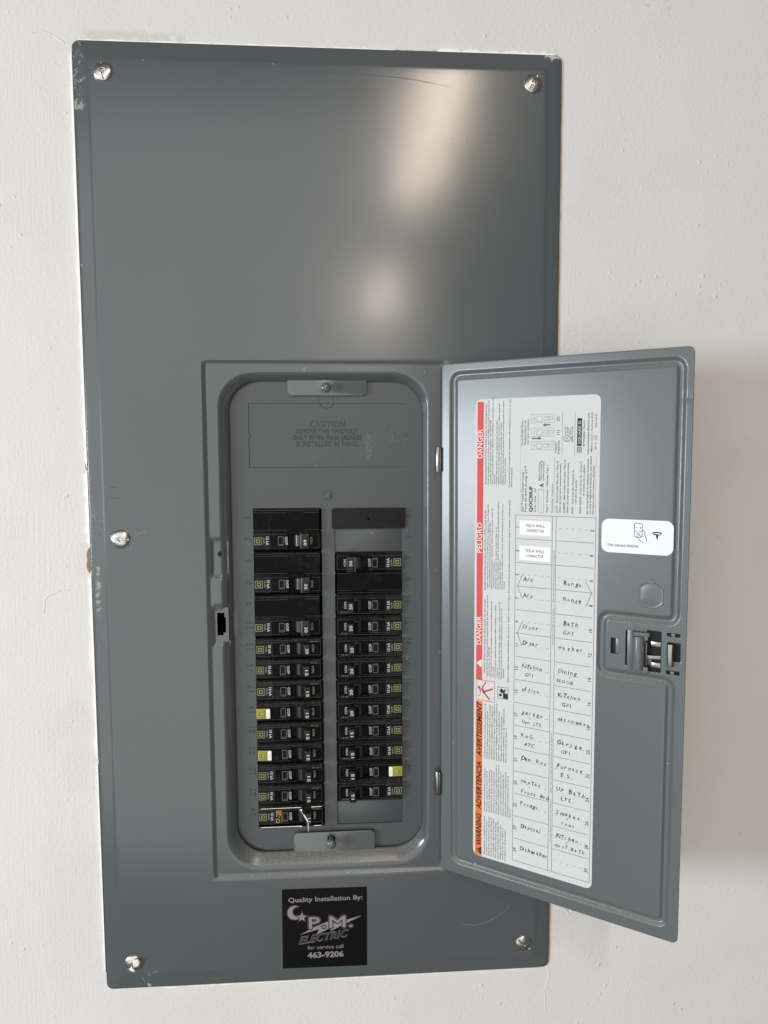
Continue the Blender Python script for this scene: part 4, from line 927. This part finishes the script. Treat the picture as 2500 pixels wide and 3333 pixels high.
def toggle_into(root, poles, rating):
    t = MB()
    # rocker drum inside the pit
    dr = MB(); dr.extr([(5.6, -0.6)] + [(9.8 - 4.2 * math.cos(a), -0.6 - 3.6 * math.sin(a)) for a in [i * math.pi / 8 for i in range(1, 8)]] + [(14, -0.6)], 'z', -4.6, 5.0, m_rocker)
    rk = dr.build('rocker', root, smooth=True)
    if poles == 1:
        t.extr([(8.2, -2.6), (11.6, -8.2), (12.7, -12.2), (13.3, -12.7), (18.0, -12.7), (18.4, -12.2), (18.0, -2.6)], 'z', -3.9, 5.3, m_handle)
        zt, w = 5.3, 4.6
        hx_, hy_ = 14.8, -9.2
    else:
        t.extr([(11.4, -2.6), (11.6, -11.8), (12.2, -12.6), (18.8, -12.6), (19.4, -12.0), (19.2, -2.6)], 'z', -6.0, 7.2, m_handle)
        zt = 7.2; hx_, hy_ = 15.2, -8.2
    tg = t.build('toggle', root, bevel=0.35)
    if poles == 2:
        e = MB(); e.box(11.35, 12.5, -12.45, -11.6, -5.9, 7.1, m_hnd2); e.build('pale_edge', tg, bevel=.3)  # paler strip along one edge of the two-pole handle
    # flat black ellipses on the handle ends, hole shade put into the colour
    zb_ = -3.9 if poles == 1 else -6.0
    for zz, sg in ((zt + .06, 1), (zb_ - .06, -1)):
        h = MB(); h.add([((hx_ + 1.7 * math.cos(2 * math.pi * i / 20)) * MM, (hy_ + .85 * math.sin(2 * math.pi * i / 20)) * MM, zz * MM) for i in range(20)], [tuple(range(20))[::sg]], m_void)
        h.build('handle_hole_shade', tg)
    n = MB(); put_text(n, rating, 14.3, -0.1 if poles == 1 else -0.5, 2.5, -12.78, m_white if rating != '' else m_wdim, rot=-90, align='C', w=4.8, off=.01)
    n.build('rating_number', tg)
    return tg

def copy_tree(o, parent=None):
    c = o.copy(); C.objects.link(c); c.parent = parent
    for ch in [x for x in o.children]: copy_tree(ch, c)
    return c
protos = {}
def breaker(side, k, poles, rating, kind, label):
    key = (poles, rating, kind)
    nmz = {'plain': 'circuit_breaker', 'test': 'test_button_breaker', 'clip': 'circuit_breaker'}[kind]
    if poles == 2: nmz = 'two_pole_breaker'
    if key not in protos:
        root = empty(nmz); base = next((p for kk, p in protos.items() if kk[0] == poles and kk[2] == kind), None)
        if base:
            for ch in list(base.children):
                if ch.name.split('.')[0] in ('toggle', 'rocker'): continue
                copy_tree(ch, root)
        else: parts_into(root, poles, kind)
        toggle_into(root, poles, rating); protos[key] = root
    else: root = copy_tree(protos[key])
    if side == 'L':
        zc = DZ0 - P * (k + 0.5) + 1.0
        root.location = (-34.5 * MM, 12 * MM, zc * MM); root.rotation_euler = (0, 0, 0)
    else:
        zc = RZ - RP * (k - 2 + 0.5) + 0.9
        root.location = (35.4 * MM, 12 * MM, zc * MM); root.rotation_euler = (0, math.pi, 0)
    rr = random.Random(side + str(k))
    root.location.x += rr.uniform(-.35, .35) * MM; root.location.y += rr.uniform(-.3, .3) * MM; root.location.z += rr.uniform(-.22, .22) * MM
    root.rotation_euler.y += R(rr.uniform(-.45, .45))
    for ch in root.children:
        if ch.name.startswith('toggle'): ch.rotation_euler.z = R(rr.uniform(-1.6, 1.6))
    thing(root, label, 'circuit breaker', 'circuit breakers in the left column' if side == 'L' else 'circuit breakers in the right column')
    return root
LEFT_LABELS = {6: 'single black breaker marked 20 directly below the double-width 30 in the left column',
    7: 'black 15 breaker directly below the left column\'s only single 20, beside embossed 15',
    8: 'black 15 breaker directly above the upper left breaker with a white test button',
    9: 'upper of two left-column breakers with yellow-green cap and white test button',
    10: 'plain black 15 breaker sandwiched between the two white test button breakers on the left',
    11: 'lower of two left-column breakers with yellow-green cap and white test button',
    12: 'black 15 breaker directly below the lower left white test button breaker, embossed 25',
    13: 'black 15 breaker directly above the wire-clamped breaker, beside embossed 27',
    14: 'bottom left breaker with amber sticker, held by a bright wire clamp'}
RIGHT_LABELS = {4: 'black breaker marked 20 directly below the double-width 50, beside embossed 10',
    5: 'second black breaker marked 20 below the double-width 50, beside embossed 12',
    6: 'third black breaker marked 20 below the double-width 50, beside embossed 14',
    7: 'fourth of six black breakers marked 20 in the right column, beside embossed 16',
    8: 'fifth of six black breakers marked 20 in the right column, beside embossed 18',
    9: 'lowest of six black breakers marked 20 in the right column, beside embossed 20',
    10: 'uppermost right-column breaker marked 15, gritty tan dust along its top, embossed 22',
    11: 'black 15 breaker directly above the right column\'s white test button, emblem scuffed',
    12: 'breaker with white test button and yellow-green cap in the right column',
    13: 'lowest black breaker in the right column, marked 15, above the empty grey blank'}
# left column; k is the lower space of a two-pole breaker
breaker('L', 1, 2, '60', 'plain', 'double-width black breaker marked 60, topmost in left column beside embossed 1 and 3')
breaker('L', 3, 2, '35', 'plain', 'double-width dusty black breaker marked 35 beside embossed 5 and 7')
breaker('L', 5, 2, '30', 'plain', 'double-width black breaker marked 30 beside embossed 9 and 11')
for k, rt, kd_ in ((6, '20', 'plain'), (7, '15', 'plain'), (8, '15', 'plain'), (9, '15', 'test'), (10, '15', 'plain'), (11, '15', 'test'), (12, '15', 'plain'), (13, '15', 'plain'), (14, '15', 'clip')):
    nno = 2 * k + 1
    lb_ = {'plain': f'single black breaker marked {rt} beside embossed {nno} in left column', 'test': f'black breaker with yellow-green cap and white test button beside embossed {nno}',
           'clip': 'bottom left breaker with amber sticker, held by a bright wire clamp'}[kd_]
    lb_ = LEFT_LABELS[k]
    breaker('L', k, 1, rt, kd_, lb_)
# right column: upper space holds the handle because the breaker is turned end for end
b50 = breaker('R', 2, 2, '50', 'plain', 'double-width black breaker marked 50 under the blank plate in right column')
b50.location.z = (RZ - RP * 0.5 + 0.9) * MM
for k, rt, kd_ in [(k, '20' if k < 10 else '15', 'plain' if k != 12 else 'test') for k in range(4, 14)]:
    nno = 2 * k + 2
    lb_ = RIGHT_LABELS[k]
    breaker('R', k, 1, rt, kd_, lb_)

# filler plate over space 2
fl = MB(); fl.extr(rrect(3.8, 68.0, 6.0, 23.9, 1.6, 4), 'y', 9.4, 12.2, m_filler)
o = fl.build('filler_plate', None, smooth=True, bevel=0.5); thing(o, 'textured black rectangular filler plate over the top right space', 'filler plate')
MB().ring(35.8, 14.6, 1.0, 1.9, 9.25, 9.5, m_filler, 24).build('centre_boss', o, smooth=True)
h = MB(); h.lathe([(0.01, 9.33), (1.1, 9.32)], 35.8, 14.6, m_void, 20); h.build('centre_hole', o)

# handle clamp on the bottom left breaker
wc = MB(); zc = DZ0 - P * 14.5 + 1.0
wc.tube([(-62.0, 8.2, zc + 8.0), (-61.4, 7.0, zc + 8.3), (-26.0, 7.0, zc + 8.6)], 0.42, m_chrome)
wc.tube([(-62.6, 8.2, zc - 8.4), (-61.6, 6.6, zc - 8.6), (-26.6, 6.4, zc - 8.4)], 0.5, m_chrome)
wc.tube([(-17.0, 7.0, zc + 8.6), (-8.0, 7.0, zc + 8.8), (-6.6, 8.5, zc + 8.8)], 0.42, m_chrome); wc.tube([(-14.6, 6.6, zc - 8.6), (-8.4, 6.6, zc - 8.4), (-7.0, 8.5, zc - 7.6)], 0.42, m_chrome)
o = wc.build('handle_clamp', None, smooth=True); thing(o, 'bright metal handle clamp frame gripping the lowest left breaker', 'clamp')
st = MB()
path = [(-25.6, 7.0, zc + 7.6), (-25.0, 2.5, zc + 6.6), (-23.4, 0.4, zc + 5.0), (-19.6, -2.2, zc + 0.0), (-19.3, -2.2, zc - 8.6)]
for a, b in zip(path, path[1:]): st.tube([a, b], 0.75, m_chrome, 8, 0.6)
st.tube([(-19.3, -2.2, zc - 8.6), (-22, 1.5, zc - 8.2), (-25.8, 6.2, zc - 7.6)], 0.5, m_chrome)
st.build('clamp_strap', o, smooth=True)
fo = MB(); fo.box(-27.2, -24.4, 3.6, 7.4, zc + 6.4, zc + 8.6, m_chrome); fo.build('clamp_foot', o, bevel=.4)
fo = MB(); fo.box(-27.0, -24.6, 4.0, 7.0, zc - 9.0, zc - 7.0, m_chrome); fo.build('clamp_foot', o, bevel=.4)
